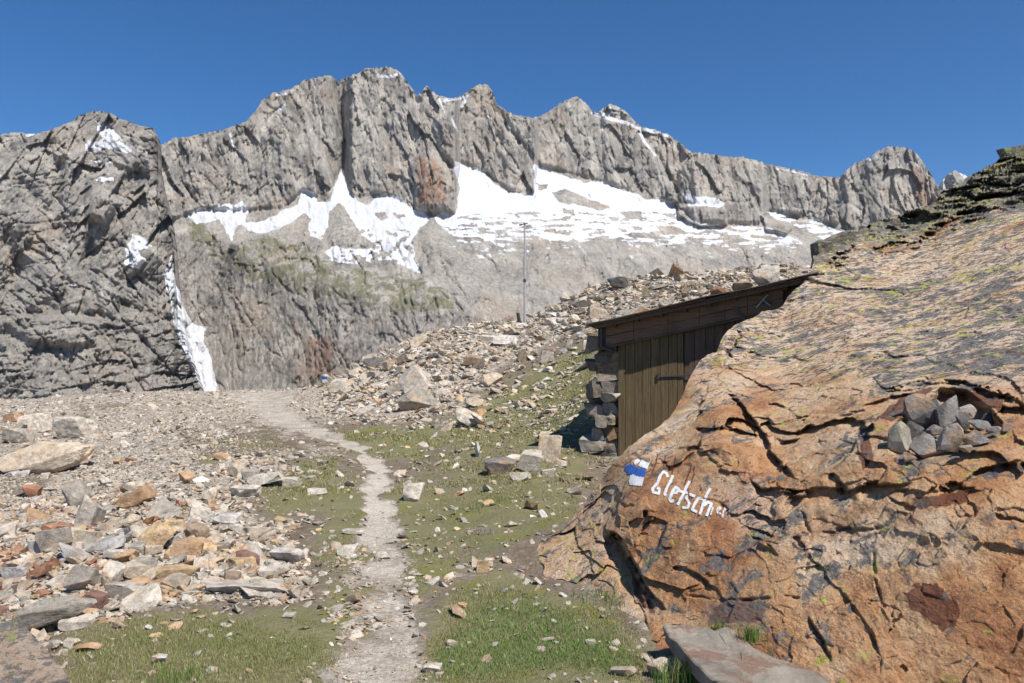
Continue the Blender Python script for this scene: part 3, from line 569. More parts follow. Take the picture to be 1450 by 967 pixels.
R_TOP = [(736,797),(748,785),(760,773),(780,760),(800,747),(822,718),(850,681),(870,654),(890,633),(910,618),(930,606),(946,593),(955,580),(968,556),(976,535),(990,510),(1003,502),(1015,497),(1022,480),(1032,466),(1045,458),(1066,449),(1079,441),(1103,436),(1110,431),(1118,418),(1128,408),(1137,401),(1146,392),(1151,374),(1162,353),(1172,342),(1185,335),(1210,327),(1226,320),(1245,310),(1266,304),(1300,294),(1326,286),(1331,273),(1345,266),(1363,260),(1373,250),(1390,240),(1409,231),(1430,217),(1450,206),(1500,180),(1600,140),(1900,60)]
R_BOT = [(736,801),(760,816),(800,832),(840,842),(870,858),(905,890),(935,925),(945,940),(1000,962),(1100,990),(1180,1030),(1300,1120),(1450,1210),(1900,1300)]
R_D = [(740,797,6.45),(800,750,6.85),(850,684,7.1),(900,628,7.0),(950,590,7.4),(991,508,8.5),(1040,462,9.4),(1103,436,10.3),(1131,406,10.9),(1162,353,12.5),(1226,320,14.),(1326,285,15.5),(1373,250,16.5),(1450,206,17.5),(1650,130,18),
 (800,800,6.1),(800,832,5.85),(850,780,5.95),(850,845,5.55),(900,700,6.05),(900,800,5.5),(900,870,5.05),(905,890,4.95),(935,925,4.5),
 (950,650,6.35),(950,700,5.75),(950,800,5.2),(950,900,4.7),(1000,560,7.2),(1000,620,6.25),(1000,700,5.5),(1000,800,4.95),(1000,950,4.3),
 (1100,480,9.0),(1100,550,7.0),(1100,620,5.9),(1100,700,5.2),(1100,800,4.6),(1100,900,4.3),(1100,985,4.05),
 (1200,400,10.8),(1200,480,8.0),(1200,560,6.1),(1200,640,5.1),(1200,720,4.7),(1200,820,4.35),(1200,950,4.0),(1200,1030,3.75),
 (1300,330,13.4),(1300,400,10.3),(1300,480,7.5),(1300,560,5.6),(1300,650,4.75),(1300,750,4.32),(1300,850,4.05),(1300,967,3.85),(1300,1120,3.6),
 (1450,300,12.8),(1450,380,9.3),(1450,470,6.8),(1450,560,5.15),(1450,650,4.45),(1450,750,4.05),(1450,850,3.82),(1450,967,3.65),(1450,1210,3.3),
 (1650,400,8.),(1650,600,4.8),(1650,800,3.8),(1650,1200,3.2),(1900,500,5.8),(1900,900,3.5),(1900,1250,3.)]
_RB = RBF([(p[0], p[1]) for p in R_D], [1/p[2] for p in R_D], 'tps', 1e-4)
LEDGES = [ # polyline left to right, setback (m) of the rock below it, decay (px), groove
 ([(1030,562),(1047,568),(1066,590),(1080,612),(1092,640),(1112,662),(1130,678)],.16,16,.10),
 ([(1092,616),(1106,620),(1124,614),(1148,596)],.10,12,.05),
 ([(985,612),(1006,606),(1030,604),(1052,616),(1068,628)],.07,10,.03),
 ([(930,655),(955,652),(978,640),(1000,635)],.05,10,.0),
 ([(1056,672),(1080,690),(1108,692),(1140,694),(1170,690),(1205,692),(1240,684),(1275,680),(1300,672)],.11,16,.05),
 ([(1175,668),(1190,680),(1204,691)],.09,14,.04),
 ([(1178,588),(1200,580),(1235,568),(1258,556),(1282,548),(1310,540),(1328,535)],.10,14,.02),
 ([(1330,536),(1362,540),(1392,548),(1422,558),(1450,572),(1500,585)],.16,20,.04),
 ([(862,742),(880,762),(896,790),(912,820),(928,845),(946,862)],.30,22,.16),
 ([(946,802),(972,804),(990,812),(1006,826),(1018,836)],.05,9,.03),
 ([(995,783),(1012,786),(1042,792)],.035,8,.02),
 ([(1062,760),(1078,766),(1092,772),(1104,788)],.06,10,.03),
 ([(1143,866),(1152,884),(1166,905),(1180,938)],.035,9,.035),
 ([(1196,842),(1215,868),(1232,895),(1246,925)],.03,9,.03),
 ([(1258,690),(1290,688),(1330,700),(1360,690),(1395,688)],.05,12,.02),
 ([(1000,642),(1020,660),(1046,668)],.04,9,.02),
 ([(1160,750),(1190,754),(1215,748),(1260,742)],.025,8,.015),
 ([(1295,792),(1312,798),(1325,790)],.02,6,.01),
 ([(1330,690),(1365,682),(1385,664),(1420,655),(1450,648)],.10,14,.03),
 ([(868,700),(885,712),(905,716)],.03,8,.01),
 ([(1112,432),(1106,448),(1096,462),(1080,470)],.10,12,.08),
 ([(1170,372),(1186,360),(1200,352),(1215,345)],.25,10,.12),([(1230,352),(1250,345),(1270,338),(1290,340)],.28,12,.12),([(1300,330),(1335,318),(1360,306),(1400,300)],.28,12,.15),([(1372,288),(1400,276),(1430,270),(1460,262)],.3,14,.15),
 ([(1278,348),(1300,340),(1330,330)],.2,12,.1),([(1010,540),(1000,560),(985,590),(978,610)],.12,10,.10),([(1060,470),(1040,490),(1022,520),(1010,545)],.14,10,.10)]
SEAMS = [([(1010,470),(1100,430),(1180,410),(1260,380)],.03,3),([(990,545),(1060,500),(1150,470),(1240,440),(1330,395),(1420,360)],.02,2.5),([(1040,540),(1120,520),(1200,480),(1300,450),(1400,420),(1450,400)],.02,2.5),
 ([(1060,580),(1150,545),(1230,520),(1300,500),(1400,480)],.015,2.5),([(1210,460),(1300,430),(1380,395),(1450,370)],.02,2.5),([(1350,600),(1400,620),(1450,610)],.02,3),([(1120,700),(1150,760),(1140,820)],.012,2.5),([(890,640),(920,660),(960,668)],.01,2.5),
 ([(1240,750),(1236,800),(1250,860)],.008,2.5),([(960,840),(1020,850),(1100,846),(1170,850)],.01,2.2)]
NICHE = [(1262,606),(1275,590),(1300,572),(1330,548),(1370,552),(1402,575),(1422,598),(1418,612),(1385,622),(1345,640),(1312,648),(1272,652),(1258,640)]
def rock_depth(PX, PY, detail=True):
    D = 1/np.maximum(_RB(PX, PY), .03)
    P0 = ray(PX, PY, D); x, y, z = P0[..., 0], P0[..., 1], P0[..., 2]
    up = sstep(600, 520, PY+ (PX-1000)*.05)      # the flatter upper slab is seen at a low angle
    k = (1-.35*up)*(1-.55*sstep(740, 820, PY)); k = k*(1-.93*np.exp(-(((PX-950)/100)**4+((PY-692-(PX-950)*.32)/40)**4)))
    wx, wy = fbm(PX/40, PY/40, o=3, seed=501)*9, fbm(PX/40+9, PY/40, o=3, seed=502)*9
    f1, e1 = facet3(x*1.5+wx*.03, y*.9+wy*.03, z*1.6, 511, 1.2); f2, e2 = facet3(x*4.2+wx*.03, y*2.5, z*4.5+wy*.04, 512, 1.2)
    f3, e3 = facet3(x*11, y*7, z*12, 513, 1.3)
    D = D+f1*.115*k+f2*.038*k+f3*.010*k+fbm(x*1.8, y*1.8, z*1.8, o=6, seed=515, g=.5)*.020*k+fbm(x*16, y*12, z*18, o=3, seed=516, g=.6)*.010
    for poly, a, L, g in LEDGES:
        x0, x1 = min(p[0] for p in poly)-90, max(p[0] for p in poly)+90; y0, y1 = min(p[1] for p in poly)-90, max(p[1] for p in poly)+90
        m = (PX > x0)&(PX < x1)&(PY > y0)&(PY < y1)
        if not m.any(): continue
        qx, qy = PX[m]+wx[m]*.5+f2[m]*5, PY[m]+wy[m]*.5+f2[m]*7+f3[m]*2.5
        d, s, al = polydist(qx, qy, poly); end = sstep(0, .15, al)*sstep(1, .8, al)*(.35+.65*sstep(-.35, .1, fbm(PX[m]/28, PY[m]/28, o=2, seed=517))); sd = d*s
        below = np.where(sd > 0, np.exp(-(sd/L)**1.3)*sstep(0, 2.2, sd), 0); D[m] += end*(a*below+g*.30*np.exp(-((sd-1.5)/1.8)**2)) - end*a*.22*np.where(sd <= 0, np.exp(sd/9.), 0)
    for poly, a, w in SEAMS:
        x0, x1 = min(p[0] for p in poly)-30, max(p[0] for p in poly)+30; y0, y1 = min(p[1] for p in poly)-30, max(p[1] for p in poly)+30
        m = (PX > x0)&(PX < x1)&(PY > y0)&(PY < y1)
        if not m.any(): continue
        d, s, al = polydist(PX[m]+wx[m]*.8, PY[m]+wy[m]*.8, poly); D[m] += a*3.5*np.exp(-(d/w)**2)*sstep(0, .2, al)*sstep(1, .8, al)*sstep(-.3, .3, fbm(PX[m]/18, PY[m]/18, o=2, seed=519))
    # foliation steps on the slab
    q = (PY+PX*.42)/7.5; fo = fbm(q*.35, (PX-PY*.4)/70., o=5, seed=521, g=.6); D += fo*.05*up*(D/9.)*sstep(300, 380, PY+(PX-1170)*.2)
    m = sstep(360, 320, PY+(PX-1170)*.20)*sstep(1120, 1160, PX)   # broken dark rim along the skyline
    g1, _ = facet3(x*.8, y*.5, z*1.1, 561, 1.5); D += m*(.34*f1+.24*f2+.10*f3+.10*fbm(x*2, y*2, z*2, o=3, seed=571))
    i = inpoly(PX+wx*.4, PY+wy*.4, NICHE); dn, _, _ = polydist(PX+wx*.4, PY+wy*.4, NICHE, True)
    D = D+np.where(i, np.minimum(dn, 12)/12*(.10+.30*sstep(650, 570, PY)), 0)
    return D
def build_boulder():
    cols = np.unique(np.r_[np.arange(736, 880, .9), np.arange(880, 1480, 1.35), np.arange(1480, 1900, 9.)]); nr = 560
    top = interp(R_TOP, cols)+fbm(cols/14., cols*0+5, o=4, seed=531)*4*sstep(740, 800, cols)+fbm(cols/4., cols*0+5, o=3, seed=532)*3.0*sstep(1120, 1160, cols)
    bot = interp(R_BOT, cols); t = np.linspace(0, 1, nr)[:, None]
    PX = np.repeat(cols[None], nr, 0); PY = top[None]+(bot-top[None])*t
    D = rock_depth(PX, PY)
    V = ray(PX, PY, D)
    mm = sstep(372, 330, PY+(PX-1170)*.22)*sstep(1120, 1160, PX); x, y, z = V[..., 0], V[..., 1], V[..., 2]
    wv = fbm(x*.9, y*.9, z*.9, o=3, seed=565)*.8; b1, _ = facet3(x*.75+wv, y*.42, z*1.3+wv, 561, 1.1); b2, _ = facet3(x*2.1+wv, y*1.1, z*2.6, 562, 1.2); b3, _ = facet3(x*6, y*3, z*7, 563, 1.2)
    V = V+(mm*(b1*.05))[..., None]*np.array([-.25, -.45, 1.])
    # the far side rolls over the crest and goes down behind
    back = [V[0]+np.array([.02, .06, -.01]), V[0]+np.array([.06, .3, -.14]), V[0]+np.array([.12, .8, -.7]), V[0]+np.array([.2, 1.3, -2.]), V[0]+np.array([.2, 2., -7.])]
    for b in back: b[:, 2] = np.maximum(b[:, 2], -.8)
    foot = V[-1]+np.array([0, -.03, -.25])
    A = np.concatenate([np.stack(back[::-1]), V, foot[None]]).reshape(-1, 3)
    pad = lambda a: np.r_[np.tile(a[0], 5), a.ravel(), a[-1]]
    edge = PY+(PX-1170)*.27
    slab = sstep(585, 500, PY+fbm(PX/50, PY/50, o=3, seed=541)*50+np.maximum(0, 1000-PX)*.3)
    slab = np.maximum(slab, .55*region(PX, PY, [(1030,660),(1130,700),(1150,740),(1110,790),(1060,760),(1000,690)], 20, 30, 544))
    slab = np.maximum(slab, .5*sstep(880, 840, PX))
    moss = sstep(378, 345, edge+fbm(PX/30, PY/30, o=4, seed=542)*32)*sstep(1100, 1150, PX)
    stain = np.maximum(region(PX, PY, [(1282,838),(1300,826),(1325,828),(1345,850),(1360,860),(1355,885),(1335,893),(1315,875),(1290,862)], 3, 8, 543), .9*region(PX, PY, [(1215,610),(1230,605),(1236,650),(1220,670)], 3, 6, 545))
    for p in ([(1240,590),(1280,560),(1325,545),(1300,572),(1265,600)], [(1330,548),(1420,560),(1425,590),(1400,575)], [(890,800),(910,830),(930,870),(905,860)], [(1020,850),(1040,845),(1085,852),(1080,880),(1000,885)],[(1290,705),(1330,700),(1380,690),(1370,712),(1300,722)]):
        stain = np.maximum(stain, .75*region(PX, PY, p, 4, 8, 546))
    fresh = np.maximum(region(PX, PY, [(1270,640),(1320,650),(1380,622),(1425,600),(1440,604),(1380,640),(1310,662),(1275,660)], 3, 6, 547), region(PX, PY, [(995,860),(1030,842),(1085,855),(1090,900),(1000,885)], 4, 6, 548)*.6)
    me = mesh_np('orange_boulder', A, grid_faces(nr+6, len(cols)), M_ROCK, True, dict(slab=pad(slab), moss=pad(moss), stain=pad(stain), fresh=pad(fresh)))
    tick('boulder'); return link('boulder', me, label='huge orange lichen-covered boulder with painted lettering, filling the right side', cat='boulder')
BOULDER = build_boulder()

# paint on the boulder: thin films that follow the rock
def simple_mat(name, c1, c2, sc=20, rough=.8, b=0.0, spec=.2):
    t = NT(name, rough, spec); n = t.noise(sc, 6, .7); col = t.mix(t.sm(n, .35, .65), c1, c2)
    return t.done(col, t.bump(t.noise(sc*2, 5, .7), b, .6) if b else None)
def worn_paint(name, c, wear, sc=55.):
    t = NT(name, .7, .3); n = t.noise(sc, 5, .75); col = t.mix(t.noise(sc*.5, 3), tuple(v*.82 for v in c), c)
    t.done(col, t.bump(t.noise(60, 5, .8), .01, .8))
    tr = t.n('ShaderNodeBsdfTransparent'); mx = t.n('ShaderNodeMixShader'); t.put(mx.inputs[0], t.sm(n, wear-.03, wear+.03)); t.t.links.new(tr.outputs[0], mx.inputs[1]); t.t.links.new(t.b.outputs[0], mx.inputs[2]); t.t.links.new(mx.outputs[0], t.out.inputs[0])
    return t.m
def film(name, polys, mat, parent, lift=.006):
    """polys: list of (list of photo points, half width px). Ribbons laid on the rock."""
    V, Q = [], []
    for pts, w in polys:
        P = [np.array(p, float) for p in pts]; out = []
        for i in range(len(P)-1):
            n = max(2, int(np.linalg.norm(P[i+1]-P[i])/.8)); out += [P[i]+(P[i+1]-P[i])*k/n for k in range(n)]
        out.append(P[-1]); L = np.array(out)
        T = np.gradient(L, axis=0); T /= np.linalg.norm(T, axis=1)[:, None]+1e-9; N = np.c_[-T[:, 1], T[:, 0]]; m = 5
        ww = w*(1+.25*perlin(np.arange(len(L))*.35, np.zeros(len(L))+pts[0][0], seed=7))
        for r in range(m): V.append(L+N*(ww*(r/(m-1)*2-1))[:, None])
        b = sum(len(v) for v in V[:-m]); k = len(L)
        for r in range(m-1):
            for i in range(k-1): Q.append((b+r*k+i, b+r*k+i+1, b+(r+1)*k+i+1, b+(r+1)*k+i))
    A = np.concatenate(V); D = rock_depth(A[:, 0], A[:, 1])-lift; me = mesh_np(name, ray(A[:, 0], A[:, 1], D), np.array(Q), mat, True)
    return link(name, me, parent)
def L(pts): return [(860+x/6.04, 620+y/6.04) for x, y in pts]
M_WHITE = worn_paint('worn_white_paint', (.82, .81, .79), .30); M_BLUE = worn_paint('worn_blue_paint', (.035, .12, .42), .38); M_FAINT = worn_paint('faded_white_paint', (.74, .70, .65), .44, 90.); M_RED = worn_paint('old_red_paint', (.22, .05, .03), .47, 70.)
lw = 1.95
film('painted_lettering', [(L(p), lw) for p in [
 [(518,335),(506,300),(480,290),(452,322),(430,385),(388,432),(390,462),(440,476),(447,436),(424,426)],
 [(562,318),(540,372),(512,420),(490,480),(508,492)],
 [(548,462),(590,470),(612,440),(585,420),(560,455),(533,520),(545,542),(572,535)],
 [(706,368),(680,412),(650,482),(600,572)], [(604,448),(645,462),(692,470)],
 [(750,500),(705,480),(676,512),(702,560),(685,598),(640,596)],
 [(818,524),(780,516),(748,560),(726,612),(768,634)],
 [(882,430),(850,482),(822,560),(790,655)], [(826,580),(858,548),(892,562),(870,610),(848,668)]]], M_WHITE, BOULDER, .009)
film('faded_lettering', [(L(p), 1.3) for p in [[(905,590),(892,625),(885,660)],[(940,625),(968,605),(960,588),(940,610),(945,645),(975,648)],[(1008,590),(990,640),(985,682)],[(1000,618),(1035,602)],[(1040,620),(1046,668)]]], M_FAINT, BOULDER, .009)
film('old_red_strokes', [(L(p), 1.0) for p in [[(432,140),(415,220),(380,300)],[(500,150),(480,240)],[(585,150),(570,240),(552,310)],[(660,215),(720,220),(706,290),(680,345),(662,400)],[(742,230),(745,300),(720,380)],[(690,430),(700,520)],[(800,420),(812,470)]]], M_RED, BOULDER, .012)
wm = film('painted_waymark', [(L([(240,190),(262,215)]), 4.2), (L([(280,210),(318,228),(352,240)]), 5.0), (L([(190,345),(240,358),(305,375)]), 6.0), (L([(190,380),(280,392)]), 3.2)], M_WHITE, BOULDER, .013)
film('blue_band', [(L([(160,285),(200,265),(240,290),(285,296),(325,305)]), 6.2)], M_BLUE, wm, .013)

# ------------------------------------------------------------------ box-and-prism builder
class MB:
    def __init__(s): s.v = []; s.f = []
    def hexa(s, P):          # 8 corners: bottom loop 4, top loop 4
        b = len(s.v); s.v += [tuple(p) for p in P]
        for f in ((3,2,1,0),(4,5,6,7),(0,1,5,4),(1,2,6,5),(2,3,7,6),(3,0,4,7)): s.f.append([b+i for i in f])
    def tube(s, p, q, r, n=8, r2=None):
        p, q = np.array(p, float), np.array(q, float); d = q-p; d /= np.linalg.norm(d); a = np.cross(d, [0, 0, 1.] if abs(d[2]) < .9 else [1., 0, 0]); a /= np.linalg.norm(a); c = np.cross(d, a); b = len(s.v); r2 = r if r2 is None else r2
        for c0, rr in ((p, r), (q, r2)):
            for i in range(n): an = 2*math.pi*i/n; s.v.append(tuple(c0+rr*(a*math.cos(an)+c*math.sin(an))))
        for i in range(n): j = (i+1) % n; s.f.append([b+i, b+j, b+n+j, b+n+i])
        s.f.append([b+i for i in range(n)][::-1]); s.f.append([b+n+i for i in range(n)])
    def build(s, name, mat, parent=None, bevel=0, **kw):
        me = bpy.data.meshes.new(name); me.from_pydata(s.v, [], s.f); me.materials.append(mat); me.validate()
        o = link(name, me, parent, **kw)
        if bevel:
            m = o.modifiers.new('bevel', 'BEVEL'); m.width = bevel; m.segments = 1; m.limit_method = 'ANGLE'
        return o

# ------------------------------------------------------------------ angular stones
def ico(n):
    import bmesh
    bm = bmesh.new(); bmesh.ops.create_icosphere(bm, subdivisions=n, radius=1.0); bm.verts.ensure_lookup_table()
    v = np.array([list(x.co) for x in bm.verts]); f = np.array([[x.index for x in p.verts] for p in bm.faces]); bm.free(); return v, f
ICO = {n: ico(n) for n in (1, 2, 3, 4)}
def stone_shape(rs, n=3, cuts=14, flat=1.0, rough=.03, block=False):
    """unit stone cut by random planes, flat facets and sharp edges; spans about -1..1"""
    v, f = ICO[n]; v = v.copy()*1.25
    N = rs.normal(size=(cuts, 3)); N /= np.linalg.norm(N, axis=1)[:, None]; d = rs.uniform(.52, .92, cuts)
    if block:
        ax = np.array([[1,0,0],[-1,0,0],[0,1,0],[0,-1,0],[0,0,1],[0,0,-1]], float)+rs.normal(size=(6, 3))*.16; ax /= np.linalg.norm(ax, axis=1)[:, None]
        N = np.concatenate([N[:max(3, cuts-6)], ax]); d = np.concatenate([rs.uniform(.72, 1.02, max(3, cuts-6)), rs.uniform(.55, .75, 6)])
    for k in range(3):
        for a, b in zip(N, d):
            t = v@a-b; v -= a[None]*np.maximum(0, t)[:, None]
    if rough:
        o = rs.integers(0, 1000)
        v += v*(fbm(v[:, 0]*2.5+o, v[:, 1]*2.5, v[:, 2]*2.5, o=4, seed=9, g=.6)*rough*3)[:, None]
    v[:, 2] *= flat; v /= np.abs(v).max(0)[None]*np.array([1, 1, 1/ max(flat, .01)])[None]
    return v, f
def rotm(ax, ay, az):
    cx, sx, cy, sy, cz, sz = math.cos(ax), math.sin(ax), math.cos(ay), math.sin(ay), math.cos(az), math.sin(az)
    return np.array([[cz, -sz, 0], [sz, cz, 0], [0, 0, 1]])@np.array([[cy, 0, sy], [0, 1, 0], [-sy, 0, cy]])@np.array([[1, 0, 0], [0, cx, -sx], [0, sx, cx]])
def mat_stone():
    t = NT('stone', .9, .15)
    c = t.attr('tint', 'Color'); oi = t.n('ShaderNodeObjectInfo'); off = t.n('ShaderNodeVectorMath', operation='ADD'); t.put(off.inputs[0], t.tc.outputs['Object']); t.put(off.inputs[1], oi.outputs['Location']); P = off.outputs[0]
    n1 = t.noise(9, 8, .72, P); n2 = t.noise(45, 6, .75, P); n3 = t.noise(3.5, 7, .7, P); n4 = t.noise(150, 3, .8, P)
    c = t.mix(t.math('MULTIPLY', t.sm(n3, .52, .62), .7), c, t.mix(.6, c, (.52, .30, .13)))
    c = t.mix(t.sm(n1, .30, .66), t.mix(1, c, (.62, .60, .57), 'MULTIPLY'), t.mix(1, c, (1.30, 1.28, 1.25), 'MULTIPLY'))
    c = t.mix(t.math('MULTIPLY', t.sm(n2, .53, .66), .6), c, (.10, .09, .08)); c = t.mix(t.math('MULTIPLY', t.sm(n4, .55, .75), .45), c, (.62, .58, .52))
    c = t.mix(t.math('MULTIPLY', t.sm(t.noise(6, 6, .7, P), .66, .69), .8), c, (.12, .12, .12))
    h = t.math('ADD', t.noise(7, 9, .78, P), t.math('MULTIPLY', n2, .3))
    return t.done(c, t.bump(h, .05, .7))
M_STONE = mat_stone()
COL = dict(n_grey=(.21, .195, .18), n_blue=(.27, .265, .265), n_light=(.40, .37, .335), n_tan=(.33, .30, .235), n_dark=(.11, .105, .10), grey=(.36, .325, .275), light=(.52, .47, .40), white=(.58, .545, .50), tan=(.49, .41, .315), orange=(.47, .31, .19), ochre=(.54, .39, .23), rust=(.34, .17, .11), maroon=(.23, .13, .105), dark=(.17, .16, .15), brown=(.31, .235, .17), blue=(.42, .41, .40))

# ------------------------------------------------------------------ the hut
def mat_wood(name, c1, c2, c3, board=.14, vertical=True, rot=0.0, moss=None):
    t = NT(name, .85, .2); v = t.map((1, 1, 1), (0, 0, rot)); sx = t.n('ShaderNodeSeparateXYZ'); t.put(sx.inputs[0], v)
    g = t.map((14, 14, .55) if vertical else (.5, 14, 14), (0, 0, rot)); n = t.noise(3, 8, .7, g); n2 = t.noise(11, 5, .7, g); pl = t.noise(2.2, 5, .7)
    col = t.mix(t.sm(n, .32, .68), c1, c2); col = t.mix(t.math('MULTIPLY', t.sm(n2, .52, .68), .7), col, c3)
    col = t.mix(t.math('MULTIPLY', t.sm(pl, .5, .68), .5), col, moss or c1)
    return t.done(col, t.bump(t.math('ADD', n, t.math('MULTIPLY', n2, .5)), .012, .8))
HP = np.array([1.53, 12.6, 0.0]); E1 = np.array([2.63, -1.0, 0]); E1 /= np.linalg.norm(E1); E2 = np.array([-E1[1], E1[0], 0.])   # front line and the way back
def hl(a, b, z): return HP+E1*a+E2*b+np.array([0, 0, z])      # along the front, back, up
ang = math.atan2(E1[1], E1[0])
M_DOOR = mat_wood('mossy_door_boards', (.105, .075, .038), (.20, .145, .078), (.04, .028, .017), moss=(.125, .105, .034))
M_DARKW = mat_wood('dark_weathered_boards', (.10, .065, .045), (.17, .115, .08), (.04, .03, .022), moss=(.075, .056, .043)); M_FASC = mat_wood('brown_fascia_boards', (.17, .10, .06), (.24, .15, .095), (.065, .04, .028), vertical=False, rot=-ang, moss=(.08, .056, .04))
M_ROOF = mat_wood('tarred_roof_boards', (.10, .072, .052), (.16, .12, .09), (.04, .03, .024), vertical=False, rot=-ang, moss=(.10, .08, .06))
M_IRON = simple_mat('rusted_iron', (.03, .03, .034), (.07, .055, .05), 60, .6, .004, .5); M_PALE = simple_mat('pale_bare_wood', (.36, .33, .29), (.48, .45, .41), 40, .8, .004)
hut = bpy.data.objects.new('hut', None); C.objects.link(hut); hut.location = HP.tolist()
hut['label'] = 'low dark wooden hut with sloping roof and stone side wall against the orange boulder'; hut['category'] = 'hut'
inv = -HP
def tohut(o): o.parent = hut; o.location = (-HP).tolist(); return o
slope = (2.885-2.306)/2.95
def rz(a): return 2.285+slope*a                      # underside of the roof sheet at the front
ru = np.random.default_rng(5)
# roof: lapped boards running front to back... seen as a thin ragged edge
m = MB(); a = -.20; BACK = 2.3
while a < 3.05:
    w = ru.uniform(.13, .20); dz = ru.uniform(-.006, .006); f = ru.uniform(-.30, -.25)
    m.hexa([hl(a, f, rz(a)+dz), hl(a+w-.006, f, rz(a+w)+dz), hl(a+w-.006, BACK, rz(a+w)-.12+dz), hl(a, BACK, rz(a)-.12+dz)]+[hl(a, f, rz(a)+.026+dz), hl(a+w-.006, f, rz(a+w)+.026+dz), hl(a+w-.006, BACK, rz(a+w)-.10+dz), hl(a, BACK, rz(a)-.10+dz)]); a += w
roof = tohut(m.build('roof', M_ROOF)); 
m = MB()    # tar-paper sheet on top with a ragged, warped lip over the left eave
for (a0, a1, f0, up) in ((-.29, .9, -.33, .030), (.86, 1.9, -.36, .040), (1.86, 3.1, -.34, .036)):
    n = 8
    for k in range(n):
        s0, s1 = a0+(a1-a0)*k/n, a0+(a1-a0)*(k+1)/n; w0, w1 = perlin(np.array([s0*3.]), np.array([1.]), seed=3)[0]*.018, perlin(np.array([s1*3.]), np.array([1.]), seed=3)[0]*.018
        d0 = -.05*max(0, -.12-s0); 
        m.hexa([hl(s0, f0+w0, rz(s0)+up+w0), hl(s1, f0+w1, rz(s1)+up+w1), hl(s1, BACK, rz(s1)+up-.12), hl(s0, BACK, rz(s0)+up-.12)]+[hl(s0, f0+w0, rz(s0)+up+w0+.014), hl(s1, f0+w1, rz(s1)+up+w1+.014), hl(s1, BACK, rz(s1)+up-.106), hl(s0, BACK, rz(s0)+up-.106)])
sh = m.build('roof_sheet', M_ROOF, roof)
m = MB()    # edge batten under the boards
m.hexa([hl(-.16, -.245, rz(-.16)-.055), hl(3.0, -.245, rz(3.0)-.055), hl(3.0, -.20, rz(3.0)-.055), hl(-.16, -.20, rz(-.16)-.055), hl(-.16, -.245, rz(-.16)-.004), hl(3.0, -.245, rz(3.0)-.004), hl(3.0, -.20, rz(3.0)-.004), hl(-.16, -.20, rz(-.16)-.004)]); m.build('batten', M_DARKW, roof)
for k in range(9):   # rafters showing under the eave
    s = .1+k*.36; m = MB(); m.hexa([hl(s, -.18, rz(s)-.075), hl(s+.06, -.18, rz(s)-.075), hl(s+.06, 0.0, rz(s)-.085), hl(s, 0, rz(s)-.085), hl(s, -.18, rz(s)-.005), hl(s+.06, -.18, rz(s)-.005), hl(s+.06, 0, rz(s)-.02), hl(s, 0, rz(s)-.02)]); tohut(m.build('rafter', M_DARKW))
# fascia: boards end to end on the front, lower edge parallel to the roof
m = MB(); cuts = [-.03, .42, .95, 1.42, 1.80, 2.12, 2.62]
for s0, s1 in zip(cuts[:-1], cuts[1:]):
    j = ru.uniform(-.006, .006); f = -.085+ru.uniform(-.004, .004)
    for lo, hi in ((-.345, -.20), (-.193, -.045)):
        m.hexa([hl(s0, f, rz(s0)+lo+j), hl(s1-.004, f, rz(s1)+lo+j), hl(s1-.004, f+.025, rz(s1)+lo+j), hl(s0, f+.025, rz(s0)+lo+j), hl(s0, f, rz(s0)+hi), hl(s1-.004, f, rz(s1)+hi), hl(s1-.004, f+.025, rz(s1)+hi), hl(s0, f+.025, rz(s0)+hi)])
tohut(m.build('fascia', M_FASC, bevel=.003))
m = MB(); m.hexa([hl(-.03, -.105, rz(-.03)-.385), hl(2.3, -.105, rz(2.3)-.375), hl(2.3, -.055, rz(2.3)-.375), hl(-.03, -.055, rz(-.03)-.385), hl(-.03, -.105, rz(-.03)-.350), hl(2.3, -.105, rz(2.3)-.350), hl(2.3, -.055, rz(2.3)-.350), hl(-.03, -.055, rz(-.03)-.350)]); tohut(m.build('trim_strip', M_DARKW, bevel=.003))
# eave box on the left: dark side boards under the roof edge
m = MB(); z0, z1 = rz(0)-.43, rz(0)-.03
m.hexa([hl(-.15, -.10, z0+.06), hl(-.125, -.10, z0+.04), hl(-.125, BACK, z0), hl(-.15, BACK, z0+.02), hl(-.15, -.10, z1-.02), hl(-.125, -.10, z1-.02), hl(-.125, BACK, z1-.11), hl(-.15, BACK, z1-.11)])
m.hexa([hl(-.125, -.07, z0+.035), hl(.14, -.07, z0-.01), hl(.14, BACK, z0-.03), hl(-.125, BACK, z0-.01), hl(-.125, -.07, z0+.06), hl(.14, -.07, z0+.075), hl(.14, BACK, z0+.0), hl(-.125, BACK, z0+.03)])
m.hexa([hl(-.124, -.075, z0+.06), hl(-.034, -.075, z0+.07), hl(-.034, -.06, z0+.07), hl(-.124, -.06, z0+.06), hl(-.124, -.075, z1-.02), hl(-.034, -.075, z1-.02), hl(-.034, -.06, z1-.02), hl(-.124, -.06, z1-.02)])
tohut(m.build('eave_box', M_DARKW, bevel=.003))
m = MB(); m.tube(hl(-.085, -.115, z1-.02), hl(-.085, -.115, z0+.06), .028, 8); m.tube(hl(-.085, -.115, z0+.065), hl(.10, -.10, z0+.0), .026, 8); tohut(m.build('drain_pipe', M_IRON))
